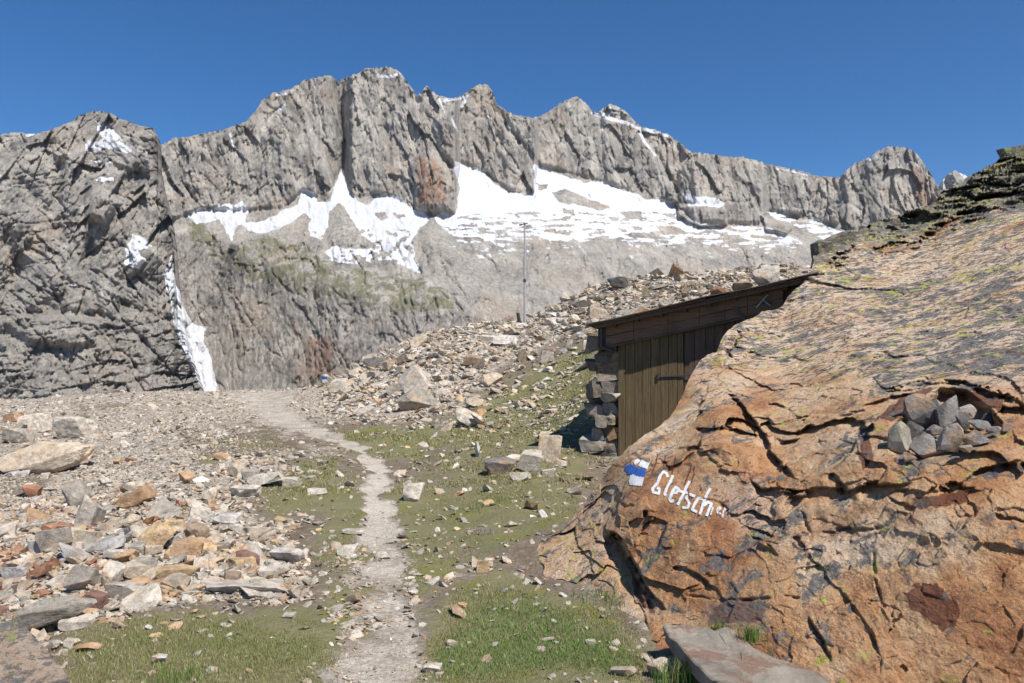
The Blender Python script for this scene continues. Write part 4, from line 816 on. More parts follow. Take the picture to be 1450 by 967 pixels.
# door and the dark wall boards beside it
def boards(a0, a1, zt, mat, name, f=0.0, seed=1, zb=-.35):
    r = np.random.default_rng(seed); m = MB(); a = a0
    while a < a1-.03:
        w = min(r.uniform(.11, .16), a1-a); j = r.uniform(-.004, .004)
        m.hexa([hl(a+.003, f+j, zb), hl(a+w-.003, f+j, zb), hl(a+w-.003, f+j+.03, zb), hl(a+.003, f+j+.03, zb), hl(a+.003, f+j, zt(a)), hl(a+w-.003, f+j, zt(a+w)), hl(a+w-.003, f+j+.03, zt(a+w)), hl(a+.003, f+j+.03, zt(a))]); a += w
    return tohut(m.build(name, mat, bevel=.003))
door = boards(.155, 1.17, lambda a: rz(a)-.36, M_DOOR, 'door', -.02, 3)
boards(1.18, 3.0, lambda a: rz(a)-.02, M_DARKW, 'wall_boards', .0, 4)
m = MB(); m.hexa([hl(.16, .015, -.3), hl(3., .015+.02, -.3), hl(3., .06, -.3), hl(.16, .06, -.3), hl(.16, .03, rz(.16)-.05), hl(3., .03, rz(3.)-.05), hl(3., .06, rz(3.)-.05), hl(.16, .06, rz(.16)-.05)])
m.hexa([hl(2.95, .06, -.3), hl(3., .06, -.3), hl(3., BACK-.1, -.3), hl(2.95, BACK-.1, -.3), hl(2.95, .06, rz(3)-.06), hl(3., .06, rz(3)-.06), hl(3., BACK-.1, rz(3)-.17), hl(2.95, BACK-.1, rz(3)-.17)])
m.hexa([hl(0, BACK-.14, -.3), hl(3., BACK-.14, -.3), hl(3., BACK-.10, -.3), hl(0, BACK-.10, -.3), hl(0, BACK-.14, rz(0)-.17), hl(3., BACK-.14, rz(3)-.17), hl(3., BACK-.10, rz(3)-.17), hl(0, BACK-.10, rz(0)-.17)])
tohut(m.build('wall_frame', M_DARKW))
hz = 1.46
m = MB(); m.hexa([hl(.80, -.04, hz-.012), hl(1.30, -.034, hz+.005), hl(1.30, -.026, hz+.005), hl(.80, -.026, hz-.012), hl(.80, -.034, hz+.014), hl(1.30, -.034, hz+.030), hl(1.30, -.026, hz+.030), hl(.80, -.026, hz+.014)])
m.hexa([hl(.775, -.05, hz-.04), hl(.81, -.05, hz-.04), hl(.81, -.03, hz-.04), hl(.775, -.03, hz-.04), hl(.775, -.05, hz+.05), hl(.81, -.05, hz+.05), hl(.81, -.03, hz+.05), hl(.775, -.03, hz+.05)])
lt = m.build('strap_latch', M_IRON, door)
for (p, q, mt) in (((2.24, 2.47), (2.40, 2.66), M_PALE), ((2.33, 2.59), (2.44, 2.50), M_PALE), ((1.93, 2.50), (2.12, 2.22), M_DARKW)):
    m = MB(); d = .012 if mt is M_PALE else .03
    P, Q = hl(p[0], -.11, p[1]), hl(q[0], -.11, q[1]); n = np.array([0, 0, 1.])*d+E1*d*.8
    s_ = E1*d; bk = E2*.02
    m.hexa([P-s_, P+s_, P+s_+bk, P-s_+bk, Q-s_, Q+s_, Q+s_+bk, Q-s_+bk]); tohut(m.build('brace', mt))
# dry stone side wall, left of the door
r = np.random.default_rng(8); V, Fa, T = [], [], []; nb = 0
z = -.15
while z < 1.86:
    h = r.uniform(.15, .26); b = -.03
    while b < 2.1:
        w = r.uniform(.22, .38); a = -.16+.10*max(0, .9-z)+0
        a = .14
        while a > -.13-.05*max(0, 1.2-z):
            wa = r.uniform(.16, .36); v, f = stone_shape(r, 3, 9, 1.0, .05, True); c = hl(a-wa/2+r.normal()*.02, b+w/2+r.normal()*.03, z+h/2+r.normal()*.02)
            v = v*np.array([wa*.66, w*.60, h*.66])*r.uniform(.9, 1.18); v = v@rotm(r.normal()*.1, r.normal()*.1, r.normal()*.2).T
            V.append(v@np.stack([E1, E2, [0, 0, 1]])+c); Fa.append(f+nb); nb += len(v); base = np.array(COL[r.choice(['grey', 'light', 'tan', 'grey', 'blue', 'brown'])]); T.append(np.repeat((base*r.uniform(.38, .68))[None], len(v), 0)); a -= wa
        b += w
    z += h*.93
tohut(link('stone_wall', mesh_np('stone_wall', np.concatenate(V), np.concatenate(Fa), M_STONE, False, dict(tint=np.concatenate(T)))))
# ------------------------------------------------------------------ single stones
LAND = []
def put_stone(px, py, w, h, col, label, name='rock', tilt=0.0, yaw=None, flat=None, n=3, lift=0, group=None, deep=1.0, at=None, cuts=14, seed=None, cat='rock', mat=None):
    """py is the photo row of the stone's foot, w/h its size in photo pixels"""
    rs = np.random.default_rng(seed if seed is not None else int(px*13+py*7))
    if at is None:
        Y = float(ground_at(px, py)[0]); x = (px-CX)/F*Y; z0 = float(H(np.array([x]), np.array([Y]))[0])
    else: x, Y, z0 = at
    sw, sh = w/F*Y/2, h/F*Y/2
    v, f = stone_shape(rs, n, cuts, 1.0, .035, rs.random() < .6 and cuts < 16)
    dp = max(sh, sw*.75)*deep
    v = v*np.array([sw, dp, sh*1.18])
    R = rotm(rs.normal()*.06, tilt, rs.normal()*.08 if yaw is None else yaw); v = v@R.T
    v[:, 2] += -v[:, 2].min()-sh*.26+lift
    c = np.array(COL[col])*rs.uniform(.92, 1.08); vn = fbm(v[:, 0]/sw+px, v[:, 1]/sw, v[:, 2]/sw, o=3, seed=5)
    T = c[None]*(1+.25*vn[:, None])
    if label and group is None and w > 13: LAND.append((px, py-h/2, label))
    at_ = dict(tint=T)
    if mat: at_.update(slab=np.full(len(v), .9), fresh=np.full(len(v), 0. if col == 'dark' else .75), moss=np.full(len(v), 1. if col == 'dark' else 0.))
    me = mesh_np(name, v, f, mat or M_STONE, False, at_)
    return link(name, me, label=label, cat=cat, group=group, loc=(x, Y+dp*.7, z0))
K = put_stone
# left rubble and the big pieces in it (px, foot py, width, height)
K(238,735,112,72,'tan','pale slab rock with grey side, upright beside a dark hollow in the rubble','rock')if False else None
K(118,752,34,52,'light','light grey pointed slab standing on end in the left rubble',tilt=.25); K(102,722,40,34,'grey','grey tilted slab leaning behind the upright pointed slab',tilt=-.5)
K(190,722,54,24,'orange','long orange-tan slab lying tilted on pale gravel',tilt=-.42); K(212,782,62,40,'ochre','large rounded ochre and white boulder in the left rubble',n=4,cuts=20); K(262,796,44,26,'orange','orange wedge rock right of the ochre and white boulder')
K(288,790,40,22,'ochre','flat ochre rock near the centre of the left stone pile'); K(224,843,64,22,'orange','bright orange flat slab at the lower edge of the stone pile',tilt=-.08,cuts=9); K(350,806,34,24,'maroon','dark maroon block in the right half of the stone pile',cuts=9)
K(326,830,34,18,'brown','brown wedge stone low in the pile below the maroon block'); K(134,868,26,26,'maroon','dark red-brown block beside the grass at the pile corner',cuts=8); K(152,835,30,42,'light','pale grey pointed stone standing in the pile left of the bright orange slab',tilt=.2)
K(112,842,52,36,'grey','large grey block at the lower left corner of the stone pile',cuts=10); K(172,852,56,24,'light','light grey oblong rock under the pointed stone, at the pile foot'); K(190,790,28,22,'grey','grey angular stone left of the big ochre boulder'); K(75,786,44,36,'grey','grey wedge rock on end below the upright pointed slab',tilt=-.4,cuts=9)
K(50,788,36,26,'blue','blue-grey rock left of the grey wedge rock in the rubble'); K(120,778,34,24,'tan','tan block right of the grey wedge rock'); K(142,790,52,16,'blue','long blue-grey slab tilted in the rubble',tilt=-.35); K(28,806,46,18,'light','pale flat rock in the far left rubble'); K(15,822,40,16,'blue','blue-grey flat rock at the left frame edge')
K(275,768,40,24,'brown','dark brown-grey tilted slab at the top of the stone pile',tilt=-.3); K(248,775,22,24,'light','small pale rounded block in front of the brown-grey tilted slab'); K(204,812,34,20,'grey','grey block below the big ochre boulder'); K(176,800,46,22,'orange','orange-stained slab left centre of the stone pile'); K(248,825,60,20,'ochre','broad tan slab in the middle of the stone pile')
K(320,742,44,12,'white','white flat slab just right of the pile top'); K(345,707,46,22,'light','pale smooth boulder with a dark gap beneath, upper right of the rubble',n=4,deep=.8); K(330,676,36,22,'tan','tan blocky rock uppermost in the small group beside the grass'); K(352,684,32,18,'grey','grey angular rock touching the tan blocky rock'); K(372,690,60,14,'light','long pale rock trailing right into the grass',tilt=-.15)
K(404,690,44,10,'light','thin pale rock right of the long pale rock, in the grass'); K(296,712,20,20,'light','isolated light stone above the pile top'); K(226,730,26,16,'tan','tan stone above the ochre and white boulder'); K(400,800,56,26,'white','white-grey slab at the right edge of the stone pile',cuts=10); K(388,818,38,18,'light','light slab below the white-grey slab at the pile edge')
K(340,843,120,14,'light','long pale slab along the bottom edge of the stone pile',cuts=10,n=4); K(295,805,40,16,'light','pale stone between ochre and maroon rocks'); K(370,770,40,18,'tan','flat tan rock at the upper right of the stone pile'); K(310,782,36,18,'light','light grey flat rock centre top of the pile')
K(312,652,22,10,'orange','small orange slab among gravel left of the path bend'); K(235,690,20,12,'orange','little orange stone above the long orange-tan slab') if False else None
K(448,700,32,8,'light','flat pale stone in grass left of the path'); K(398,670,14,12,'light','small round pale stone in grass beside the path')
# bottom left
K(105,893,52,20,'light','flat pale stone lying in grass near the bottom left boulder',deep=.8); K(98,916,24,10,'light','small flat grey stone just above the orange flat stone'); K(122,925,36,11,'orange','small orange flat stone in the bottom left grass'); K(60,905,150,34,'grey','long low grey outcrop between rubble and bottom left grass',tilt=-.28,n=4,cuts=18,deep=.5)
K(225,940,20,12,'light','small pale stone alone in the bottom left grass'); K(210,893,12,8,'white','tiny white stone in grass below the dark red-brown block'); K(408,876,22,7,'light','flat pale stone at the grass edge right of the pile')
K(-55,1010,270,130,'grey','large grey lichen-spotted boulder cut by the bottom left frame corner','boulder',n=4,cuts=22,deep=.8,seed=12,cat='boulder',mat=M_ROCK,at=((-40-CX)/F*3.9,3.75,-.12))
# left outcrop and blocks at the far left
K(60,672,150,44,'tan','long smooth tan bedrock ledge sloping left beyond the rubble',tilt=-.26,n=4,cuts=16,deep=.6); K(95,622,70,32,'light','pale cracked rock above the tan bedrock ledge',n=4,cuts=18); K(15,598,28,12,'orange','orange stone on top of the far left blocks'); K(42,612,40,26,'light','pale grey block among the far left blocks'); K(18,628,44,24,'grey','grey block at the far left frame edge'); K(128,650,50,10,'light','pale narrow stone at the right end of the tan ledge',tilt=-.1)
K(170,618,34,6,'light','thin flat stone beside the far meadow strip')
# right of the path, small boulder group
K(776,652,42,36,'tan','upright pale boulder with orange front and grey side',cuts=9,n=4,seed=3); K(706,672,50,24,'dark','dark grey banded boulder with pale top, left end of the row'); K(752,670,34,30,'light','pale smooth wedge rock leaning beside the orange-fronted boulder',tilt=.2); K(722,657,46,14,'light','flat grey rock between dark boulder and pale wedge'); K(772,619,26,7,'light','thin grey slab behind the orange-fronted boulder'); K(797,662,24,11,'light','small pale stone right of the orange-fronted boulder'); K(775,676,24,12,'light','small angular stone in front of the orange-fronted boulder')
K(738,682,34,12,'light','low pale stone below the flat grey rock'); K(676,648,8,24,'white','slim whitish upright stone at the left of the boulder row')
# hillside
K(590,582,68,38,'grey','big grey-fronted block with tan right end on the slope',cuts=8,n=4,seed=21,deep=.6); K(584,562,46,34,'light','long pale slab leaning against the big grey-fronted block',tilt=-.75,deep=.5); K(692,550,40,22,'tan','tan boulder with a dark hollow below, mid slope',cuts=10,n=4); K(670,521,34,20,'brown','dark-faced brown wedge boulder on the slope',cuts=8); K(668,592,44,14,'orange','flat orange-faced slab near the slope foot',cuts=8); K(668,578,34,16,'tan','pale tan block on top of the orange-faced slab'); K(662,606,46,30,'light','pale block with a dark square front, lowest on the slope',cuts=8); K(530,523,36,16,'dark','dark brown rock jutting from the slope edge against the cliff'); K(552,519,26,9,'brown','brown flat rock right of the dark jutting rock'); K(720,489,44,18,'white','whitish boulder below the flagpole foot',n=4); K(500,536,16,12,'tan','tan rock on the crest right of the marked stone')
ms = K(462,545,24,18,'light','pale pointed stone with a blue and white paint mark on the crest',cuts=9,seed=31); K(478,554,30,22,'light','pale block right of the paint-marked crest stone')
K(740,467,20,9,'light','pale stone near the foot of the pole'); K(848,452,28,14,'tan','tan stone just above the left roof edge'); K(835,498,24,18,'white','white rounded rock on the grassy slope left of the hut'); K(775,516,20,18,'light','pale block with a dark left side above the grass slope',cuts=8); K(880,409,40,18,'dark','dark rounded boulder on the hill crest',n=4); K(818,470,16,10,'dark','small dark rock on the slope above the hut eave'); K(742,512,22,16,'brown','brown rock in the middle of the slope'); K(820,436,20,9,'dark','dark low rock near the crest between pole and dark boulder')
K(988,588-175,40,9,'blue','x') if False else None
# paint mark on the crest stone
Ym = ms.location.y; vv = np.array([v.co[:] for v in ms.data.vertices]); 
def on_front(fx, fz):
    c = np.argmin((vv[:, 0]-fx*vv[:, 0].max())**2*4+(vv[:, 2]-fz)**2+(vv[:, 1] > 0)*9); return vv[c]
zt = vv[:, 2].max()
for nm, z0, z1, mt in (('blue_mark', .58, .80, M_BLUE), ('white_mark', .30, .56, M_WHITE)):
    m = MB(); xs = np.linspace(-.62, .15, 7)*vv[:, 0].max(); pts = []
    for zz in (z0*zt, z1*zt):
        for x in xs:
            near = vv[(np.hypot(vv[:, 0]-x, vv[:, 2]-zz) < .09)&(vv[:, 1] < 0.05)]; y = (near[:, 1].min() if len(near) else 0)-.02; pts.append((x, y, zz))
    n = len(xs); b = pts+[(p[0], p[1]+.015, p[2]) for p in pts]; m.v = b
    m.f = [[i, i+1, n+i+1, n+i] for i in range(n-1)]+[[2*n+i, 3*n+i, 3*n+i+1, 2*n+i+1] for i in range(n-1)]+[[i, 2*n+i, 2*n+i+1, i+1] for i in range(n-1)]+[[n+i, n+i+1, 3*n+i+1, 3*n+i] for i in range(n-1)]; m.build(nm, mt, ms)
# stones near the big boulder
K(684,812,20,16,'ochre','small orange-tan pointed stone in grass right of the path',cuts=7); K(692,804,16,12,'light','small pale stone touching the orange-tan pointed stone'); K(752,797,24,7,'light','thin pale stone beside the boulder toe') if False else None
K(884,960,38,13,'tan','flat tan stone in the green grass at the bottom',cuts=9); K(724,748,20,8,'light','flat pale stone in the grass between path and boulder'); K(492,788,30,14,'light','flat pale stone on the worn path'); K(540,792,26,10,'light','pale flat stone right of the worn path stone'); K(655,862,14,8,'orange','tiny orange-tan stone in grass below the pointed stone'); K(585,640+70,30,26,'light','pale low slab half buried at the right edge of the path') ; K(500,757,30,6,'light','thin grey stone across the left side of the path')
K(640,918,18,8,'tan','small tan stone by the green turf'); K(610,955,30,10,'light','flat grey stone on the gravel at the bottom'); K(806,740-110,12,8,'white','tiny white stone on the slope near the hut shadow') if False else None
rk = K(938,966,40,40,'white','white and grey streaked rock under the foreground slab',n=4,cuts=12,seed=41,at=((936-CX)/F*4.15,4.12,-.05))

# foreground slab leaning on the boulder
def mat_slab():
    t = NT('schist_slab', .8, .25); n = t.noise(6, 8, .7, t.map((1, .6, 1), (0, 0, .6))); n2 = t.noise(40, 6, .75); n3 = t.noise(2.5, 6, .65)
    c = t.ramp(n, [(.32, (.17, .14, .11)), (.5, (.30, .255, .205)), (.7, (.42, .365, .30))]); c = t.mix(t.math('MULTIPLY', t.sm(n3, .50, .54), .8), c, (.24, .14, .095)); c = t.mix(t.math('MULTIPLY', t.sm(n3, .46, .38), .5), c, (.24, .235, .19))
    c = t.mix(t.math('MULTIPLY', t.sm(n2, .55, .7), .5), c, (.50, .46, .40)); return t.done(c, t.bump(t.math('ADD', t.noise(9, 9, .78, t.map((1, 1, 3))), t.math('MULTIPLY', n2, .4)), .035, .9))
M_SLAB = mat_slab()
def slab():
    top = [(941,889,4.42),(965,885,4.46),(1000,888,4.46),(1012,893,4.42),(1030,889,4.46),(1046,900,4.36),(1068,920,4.24),(1100,930,4.16),(1135,940,4.10),(1165,952,4.02),(1185,968,3.92),(1240,1030,3.6),(1150,1080,3.35),(1060,1030,3.42),(1036,985,3.55),(1010,955,3.72),(985,935,3.92),(962,912,4.14),(946,902,4.3)]
    P = ray(*[np.array([p[i] for p in top], float) for i in range(3)]); c = P.mean(0); A, b = np.c_[P[:, :2], np.ones(len(P))], P[:, 2]
    k, _, _, _ = np.linalg.lstsq(A, b, rcond=None); P[:, 2] = .65*P[:, 2]+.35*(A@k)
    out = []; N = 7     # densified outline
    for i in range(len(P)):
        a, d = P[i], P[(i+1) % len(P)]
        for j in range(N): q = a+(d-a)*j/N; q = q+np.array([perlin(np.array([q[0]*9]), np.array([q[1]*9]), seed=s)[0]*.012 for s in (1, 2, 3)]); out.append(q)
    O = np.array(out); n = len(O); rings = []
    for s, lift in ((.0, 0), (.25, .0), (.5, .0), (.72, 0), (.88, 0), (.97, -.001), (1., -.008)): 
        q = c+(O-c)*s; 
        st, _ = facet2(q[:, 0]*3.2, q[:, 1]*3.2, 77, .25); q[:, 2] = q[:, 2]+lift+st*.012+fbm(q[:, 0]*4, q[:, 1]*4, o=4, seed=5)*.014; rings.append(q)
    for dz, s in ((-.02, 1.004), (-.028, .985), (-.045, .99), (-.055, .965), (-.08, .975), (-.095, .94), (-.10, 0.)):
        q = c+(O-c)*s; q[:, 2] += dz+fbm(q[:, 0]*12, q[:, 1]*12, o=3, seed=6)*.006; rings.append(q)
    V = np.concatenate(rings); Q = []
    for r in range(len(rings)-1):
        for i in range(n): j = (i+1) % n; Q.append((r*n+i, (r+1)*n+i, (r+1)*n+j, r*n+j))
    return link('slab', mesh_np('slab', V, np.array(Q), M_SLAB, False), label='flat grey-brown stone slab leaning against the orange boulder in the bottom foreground', cat='slab')
slab()

# white and grey stones wedged into the hollow of the boulder
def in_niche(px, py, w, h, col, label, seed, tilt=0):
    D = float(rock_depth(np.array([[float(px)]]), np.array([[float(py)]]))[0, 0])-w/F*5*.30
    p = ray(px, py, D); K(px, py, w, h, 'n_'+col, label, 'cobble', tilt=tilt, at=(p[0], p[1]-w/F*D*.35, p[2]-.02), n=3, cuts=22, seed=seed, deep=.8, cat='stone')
for i, a in enumerate([(1300,602,56,48,'grey','dark grey and white veined cobble in the boulder hollow, upper left',0),(1343,600,40,56,'grey','tall grey pointed cobble standing at the back of the boulder hollow',.1),(1368,590,28,22,'light','light tan cobble right of the tall pointed cobble in the hollow',0),(1348,630,36,40,'light','smooth pale oval cobble at the front centre of the boulder hollow',.3),
    (1306,642,46,36,'grey','rough pale green-tan cobble at the front of the boulder hollow',0),(1272,638,32,46,'tan','rough tan cobble at the left end of the boulder hollow',0),(1386,606,34,20,'blue','blue-grey rough cobble at the right of the boulder hollow',0),(1376,624,38,20,'blue','lowest right blue-grey cobble in the boulder hollow',-.2),(1322,612,26,18,'grey','small grey cobble between the veined and pale oval cobbles',0),(1404,612,26,16,'blue','blue-grey cobble at the right end of the hollow',0),(1325,592,34,34,'grey','grey cobble between the veined and the tall pointed ones',0),(1360,606,30,24,'dark','dark cobble under the light tan cobble',0),(1290,616,30,24,'dark','dark cobble under the veined cobble',0),(1328,634,28,22,'grey','grey cobble left of the smooth pale oval cobble',0),(1396,596,26,18,'dark','dark cobble at the back right of the hollow',0),(1286,648,22,14,'grey','small grey cobble lowest at the front of the hollow',0),(1366,634,24,12,'blue','small blue-grey cobble right of the pale oval one',0)]):
    in_niche(a[0], a[1], a[2], a[3], a[4], a[5], 60+i, a[6])
# stones holding the roof down / lying behind it
for a, b, w, h, c, lab in ((.55, -.02, .34, .15, 'orange', 'orange stone on the hut roof, lower of the two orange ones'), (1.25, -.02, .42, .09, 'blue', 'flat blue-grey slab on the hut roof'), (1.72, .0, .30, .20, 'rust', 'rusty orange block on the hut roof near the middle'), (2.05, .0, .34, .18, 'brown', 'dark brown wedge on the hut roof beside the rusty block'), (2.38, .05, .42, .30, 'light', 'large pale grey block at the upper end of the hut roof'), (.15, .0, .3, .09, 'light', 'flat pale stone at the lower end of the hut roof'), (2.72, .0, .36, .09, 'tan', 'flat tan stone where the hut roof meets the boulder')):
    p = hl(a, b, rz(a)+.035-.02); rs = np.random.default_rng(int(a*100)); v, f = stone_shape(rs, 3, 12, 1., .03); v = v*np.array([w/2, w*.4, h/2*1.2]); v = v@rotm(0, -math.atan(slope), ang).T; v[:, 2] -= v[:, 2].min()+.02
    link('rock', mesh_np('rock', v, f, M_STONE, False, dict(tint=np.repeat(np.array([COL[c]]), len(v), 0))), label=lab, cat='rock', loc=p)
# dark broken rocks along the boulder's skyline
for i, (px, py, w, h, D, lab) in enumerate([(1172,366,36,34,12.6,'dark lichen-covered rock at the lower end of the skyline ridge'),(1196,350,40,26,13.2,'dark blocky rock second from the lower end of the skyline ridge'),(1290,338,44,26,14.6,'mossy dark rock midway up the skyline ridge'),(1350,308,34,22,15.3,'dark pointed rock where the ridge steps up'),(1420,262,40,30,16.6,'big dark lichen-crusted rock high on the skyline ridge'),(1446,256,40,34,16.8,'dark lichen-crusted rock highest on the ridge at the right frame edge'),(1238,333,30,16,14.0,'small dark rock on the ridge below the dome peak'),(1160,378,30,24,12.3,'lowest dark rock of the skyline ridge, above the hut roof end'),(1216,338,34,18,13.6,'low dark rock third along the skyline ridge'),(1262,330,30,20,14.4,'narrow dark rock on the ridge under the right slope of the dome peak'),(1318,306,34,24,15.0,'dark mossy rock left of the ridge step'),(1400,262,22,12,16.4,'small dark wedge rock right of the tiny snowy peak'),(1434,246,30,20,17.0,'dark rock between the two highest ridge rocks'),(1448,232,40,34,17.0,'dark rock cut by the right frame edge on the ridge')]):
    p = ray(px, py, D-.35); K(px, py, w, h, 'dark', lab, 'rock', at=(p[0], p[1], p[2]-.05), n=4, cuts=12, seed=90+i, tilt=-.3, mat=M_ROCK)

tick('stones')
# ------------------------------------------------------------------ the pole, its vane and the short dark post
Yp = float(ground_at(743, 459)[0]); xp = (743-CX)/F*Yp; zp = float(H(np.array([xp]), np.array([Yp]))[0]); ht = CAMZ+(CY-317)/F*Yp-zp
M_POLE = simple_mat('galvanised_pole', (.30, .30, .31), (.42, .42, .42), 10, .5, 0, .5)
pole = bpy.data.objects.new('flagpole', None); C.objects.link(pole); pole.location = (xp, Yp, zp-.1); pole['label'] = 'tall thin grey metal pole on the hill crest with small top vane'; pole['category'] = 'pole'
m = MB(); m.tube((0, 0, 0), (0, 0, ht*.45), .055, 12, .05); m.tube((0, 0, ht*.45), (0, 0, ht+.1), .048, 12, .036); m.build('mast', M_POLE, pole)
m = MB(); m.tube((0, 0, ht*.44), (0, 0, ht*.47), .064, 12); m.build('collar', M_IRON, pole)
m = MB(); m.tube((-.20, 0, ht+.06), (.14, 0, ht+.13), .022, 8); m.tube((.0, 0, ht+.05), (0, 0, ht+.14), .045, 10); m.hexa([(-.24, -.015, ht+.01), (-.13, -.015, ht+.03), (-.13, .015, ht+.03), (-.24, .015, ht+.01), (-.24, -.015, ht+.09), (-.13, -.015, ht+.09), (-.13, .015, ht+.09), (-.24, .015, ht+.09)]); m.build('vane', simple_mat('rusty_vane', (.10, .05, .035), (.18, .10, .07), 10), pole)
Yq = float(ground_at(736, 461)[0]); xq = (736.5-CX)/F*Yq; zq = float(H(np.array([xq]), np.array([Yq]))[0])
m = MB(); m.tube((0, 0, -.1), (-.10, 0, .55), .09, 8, .07); m.build('post', simple_mat('dark_post_wood', (.03, .035, .022), (.06, .06, .035), 10), label='short dark leaning wooden post at the foot of the grey pole', cat='post', loc=(xq, Yq, zq))
# ------------------------------------------------------------------ counted rubble: 200 more single rocks
def hide_zone(px, py):     # where the boulder and the hut already stand
    t = interp(R_TOP, px); b = interp(R_BOT, px); return (px > 740)&(py > t+2)&(py < b-6)
ZONES = [([(-20,700),(60,650),(240,640),(330,700),(240,760),(60,860),(-20,880)], 46, (12,30), ['grey','light','tan','rust','maroon','light','orange','blue'], 'small angular rock in the loose rubble on the left slope', 'rocks in the loose left rubble'),
 ([(150,800),(210,760),(300,745),(400,760),(425,800),(415,838),(300,842),(160,850)], 60, (18,40), ['light','tan','light','grey','light','ochre','tan','orange'], 'pale or orange rock filling the stone pile beside the grass', 'rocks filling the stone pile'),
 ([(480,545),(560,500),(700,460),(740,470),(700,540),(640,560),(600,600),(540,590)], 44, (10,34), ['light','tan','grey','tan','light'], 'pale rock in the rubble slope below the pole', 'rocks in the rubble slope'),
 ([(740,470),(860,420),(860,470),(780,540),(700,560)], 28, (10,26), ['light','tan','grey','brown','white'], 'pale rock scattered on the slope between pole and hut', 'rocks between pole and hut'),
 ([(860,400),(1100,380),(1120,398),(960,420),(880,440)], 14, (9,18), ['grey','light','dark','tan'], 'small rock on the crest above the hut roof', 'rocks on the crest above the roof'),
 ([(0,590),(120,590),(110,640),(0,650)], 14, (12,24), ['light','grey','tan'], 'grey block in the heap at the far left edge', 'blocks at the far left edge')]
zr = np.random.default_rng(123)
# neighbours that can be found in the picture, for wording the labels
MARKS = [(118,725,'the upright pointed slab'),(190,710,'the long orange-tan slab'),(212,762,'the ochre and white boulder'),(262,783,'the orange wedge rock'),(224,832,'the bright orange slab'),(350,794,'the maroon block'),(134,855,'the dark red-brown block'),(112,824,'the large grey corner block'),(75,768,'the grey wedge rock'),(15,815,'the blue-grey edge rock'),(142,780,'the long blue-grey slab'),
 (275,756,'the brown tilted slab'),(320,736,'the white flat slab'),(345,696,'the pale smooth boulder'),(330,664,'the tan blocky rock'),(400,788,'the white-grey slab'),(340,836,'the long bottom slab'),(60,655,'the tan bedrock ledge'),(95,606,'the pale cracked rock'),(15,592,'the orange far-left stone'),(42,600,'the pale far-left block'),
 (590,562,'the big grey-fronted block'),(584,545,'the leaning pale slab'),(692,538,'the tan hollow boulder'),(670,510,'the brown wedge boulder'),(668,585,'the orange-faced slab'),(662,592,'the dark-fronted pale block'),(530,515,'the dark jutting rock'),(720,480,'the whitish boulder'),(462,536,'the paint-marked stone'),(743,455,'the pole foot'),(848,445,'the left roof edge'),(835,488,'the white rounded rock'),
 (775,507,'the dark-sided pale block'),(880,400,'the dark crest boulder'),(742,504,'the brown mid-slope rock'),(820,432,'the dark low crest rock'),(960,405,'the lower roof stones'),(1060,388,'the upper roof stones'),(400,690,'the thin pale grass stone'),(776,634,'the orange-fronted boulder')]
CN = dict(grey='grey', light='pale', white='white', tan='tan', orange='orange', ochre='ochre', rust='rusty', maroon='maroon', dark='dark', brown='brown', blue='blue-grey'); used = {}
def word(px, py, w, h, col, z0, z1):
    size = 'tiny' if w < z0+(z1-z0)*.12 else 'small' if w < z0+(z1-z0)*.35 else 'medium' if w < z0+(z1-z0)*.65 else 'large'
    ms_ = sorted(MARKS, key=lambda m: math.hypot(m[0]-px, (m[1]-py+h/2)*1.5)); n = ms_[0]; dx, dy = px-n[0], py-h/2-n[1]
    ver = 'above' if dy < 0 else 'below'; hor = 'left' if dx < 0 else 'right'
    d = (hor+' of') if abs(dx) > 2.2*abs(dy) else ver if abs(dy) > 2.2*abs(dx) else ver+' and '+hor+' of'; far = '' if math.hypot(dx, dy) < 30 else 'well '
    m2 = ms_[1]; shp = 'flat' if h/w < .47 else 'blocky' if h/w < .6 else 'tall'
    for lab in (f'{size} {CN[col]} rock {far}{d} {n[2]}', f'{size} {shp} {CN[col]} rock {far}{d} {n[2]}', f'{size} {CN[col]} rock between {n[2]} and {m2[2]}', f'{size} {shp} {CN[col]} rock between {n[2]} and {m2[2]}', f'{size} {shp} {CN[col]} rock {d} {n[2]}, nearer {m2[2]}', f'{size} {shp} {CN[col]} rock {d} {n[2]}, towards {ms_[2][2]}'):
        if lab not in used: break
    used[lab] = 1; return lab
for poly, n, (s0, s1), cols_, lab, grp in ZONES:
    P = np.array(poly, float); got = 0; had = []
    while got < n:
        q = zr.uniform(P.min(0), P.max(0)); 
        if not inpoly(np.array([q[0]]), np.array([q[1]]), poly)[0]: continue
        if any(abs(q[0]-p[0]) < 9 and abs(q[1]-p[1]) < 5 for p in had): continue
        had.append(q); w = s0+(s1-s0)*zr.random()**1.6; h = w*zr.uniform(.30, .58); c = cols_[zr.integers(len(cols_))]
        K(q[0], q[1], w, h, c, word(q[0], q[1], w, h, c, s0, s1), group=grp, tilt=zr.normal()*.22-.12, n=2 if w < 18 else 3, yaw=zr.uniform(-1.2, 1.2), cuts=11); got += 1

